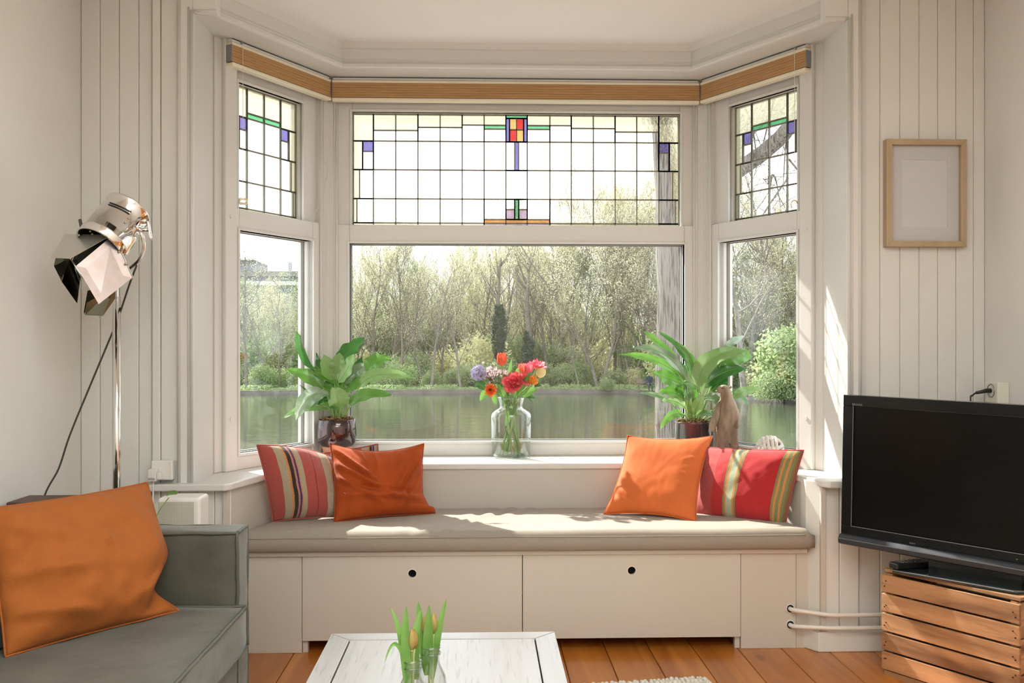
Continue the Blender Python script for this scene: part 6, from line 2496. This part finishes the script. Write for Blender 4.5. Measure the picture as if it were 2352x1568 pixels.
def jar(label, px, py, rn, rbod):
    ym = .56 if px < 970 else .57
    c = atz(px, py, ZT + .155)
    t = thing('glass_bottle', label, 'bottle', (c.x, c.y, ZT))
    pr_ = [(.002, .002), (rbod - .004, .002), (rbod, .008), (rbod, .085), (rbod * .93, .100), (rn * 1.05, .122), (rn, .128), (rn * .98, .138), (rn * 1.12, .141), (rn * 1.12, .146), (rn, .149), (rn, .151), (rn * 1.1, .153), (rn * 1.1, .157), (rn * .95, .158)]
    MB().lathe(pr_, 36, c - V((0, 0, .155)), capb=False).build('glass', JG, t, True)
    MB().lathe([(r - .0022, z + .002) for r, z in pr_[1:-2]][::-1], 36, c - V((0, 0, .155)), capb=False).build('inner_wall', JG, t, True)
    for z_ in (.1435, .155):
        MB().tube([(c.x + rn * 1.12 * cos(a), c.y + rn * 1.12 * sin(a), ZT + z_) for a in [2 * pi * i / 32 for i in range(32)]], .0011, 6, closed=True).build('lip_ring', pane_mat('rim_glass', (.75, .78, .76), 0, 3), t, True)
    MB().lathe([(rbod - .006, .006), (rbod - .004, .012), (rbod - .004, .072), (.002, .0715)], 32, c - V((0, 0, .155))).build('water', WAT, t, True)
    return c


def bud_tulip(label, c, head, tipz, r, leaves, jx=0):
    """a closed bud on a stalk with its own long leaves"""
    Yb = head.y
    h = (tipz - head.z)
    t = thing('tulip', label, 'flower', (c.x, c.y, ZT + .01), 'budding tulips on the coffee table')
    MB().tube(spline([V((c.x + jx, c.y, ZT + .012)), V((c.x + jx * .6, c.y, ZT + .14)), head], 6), .0024, 8).build('stem', mat('bud_stalk', (.34, .42, .14), .5), t, True)
    for k in range(6):
        b = MB()
        a = 2 * pi * k / 6
        u = V((cos(a), sin(a), 0))
        leaf_mesh(b, head + u * .001, head + u * r * 2.0 + V((0, 0, h * .45)), head + V((0, 0, h * (1 - .02 * (k % 2)))) + u * .0008, r * 1.7, u, -.55, 0, 8, k, .9)
        b.build('petal', BUD, t, True, fix=False)
    for (q0, q1, q2, w, fx, d) in leaves:
        b = MB()
        leaf_mesh(b, at(*q0, Yb), at(*q1, Yb + d * .5), at(*q2, Yb + d), w, V((fx, -1, .15)), .35, .01, 14, int(q2[0]), .75, .8)
        b.build('leaf', TLF, t, True, fix=False)


c1 = jar('front left small clear glass bottle with threaded neck holding tulip buds', 946, 1516, .0165, .030)
c2 = jar('rear right small clear glass bottle with threaded neck holding tulip buds', 990, 1485, .0165, .030)
Y1b, Y2b = c1.y, c2.y
hA = at(946, 1492, Y1b - .012)
bud_tulip('greenish-orange closed tulip bud at the front of the left bottle', c1, hA, at(946, 1442, Y1b - .012).z, .0065,
          [((930, 1560), (925, 1450), (898, 1395), .012, .4, .02), ((938, 1580), (927, 1470), (934, 1391), .018, 0, .0), ((925, 1510), (905, 1440), (883, 1523), .007, .5, -.02)], -.003)
hB = at(952, 1490, Y1b + .012)
bud_tulip('second tulip bud tucked behind the front one in the left bottle', c1, hB, at(952, 1445, Y1b + .012).z, .0062, [((958, 1560), (950, 1450), (967, 1399), .016, -.3, .01), ((950, 1560), (945, 1480), (947, 1440), .016, 0, .02)], .004)
hC = at(975, 1458, Y2b - .005)
bud_tulip('orange-tinged tulip bud on the left side of the right bottle', c2, hC, at(976, 1413, Y2b - .005).z, .0058, [((980, 1550), (964, 1430), (960, 1380), .017, .2, .01), ((984, 1550), (982, 1450), (986, 1388), .020, 0, -.015)], -.005)
hD = at(996, 1455, Y2b + .005)
bud_tulip('fatter upright tulip bud on the right side of the right bottle', c2, hD, at(995, 1406, Y2b + .005).z, .0080, [((992, 1560), (1000, 1470), (1026, 1373), .017, -.3, .0)], .004)

# ---- rug
RUG = mat('cream_knitted_wool', (.74, .70, .62), .95, bump=.5, bscale=120, var=.08, vscale=60)
e0, e1 = atz(1616, 1556, .008), atz(1410, 1570, .008)
rg_ = thing('rug', 'cream knitted rug with a bobbled edge at the bottom of the picture', 'rug', ((e0.x + e1.x) / 2, 3.0, 0))
d_ = (e1 - e0).normalized()
n_ = V((d_.y, -d_.x, 0))
n_ = -n_ if n_.y > 0 else n_
A, B_ = e0, e0 + d_ * 1.5
C_, D_ = B_ + n_ * 1.5, A + n_ * 1.5
MB().prism([(p.x, p.y) for p in (A, B_, C_, D_)], .0006, .007).build('weave', RUG, rg_, bevel=.002)
b = MB()
rq = random.Random(2)
for row in range(3):
    for k in range(95):
        p = A + d_ * (k * .0155 + .006 + rq.gauss(0, .002)) + n_ * (-.004 + row * .014)
        s = rq.uniform(.0065, .0095)
        b.lathe([(.001, 0), (s * .8, s * .3), (s, s), (s * .7, s * 1.6), (.001, s * 1.9)], 7, (p.x, p.y, .0))
for k in range(60):
    p = A + n_ * (k * .0155 + .01)
    s = .008
    b.lathe([(.001, 0), (s * .8, s * .3), (s, s), (s * .7, s * 1.6), (.001, s * 1.9)], 7, (p.x, p.y, .0))
b.build('bobbles', RUG, rg_, True)['kind'] = 'stuff'
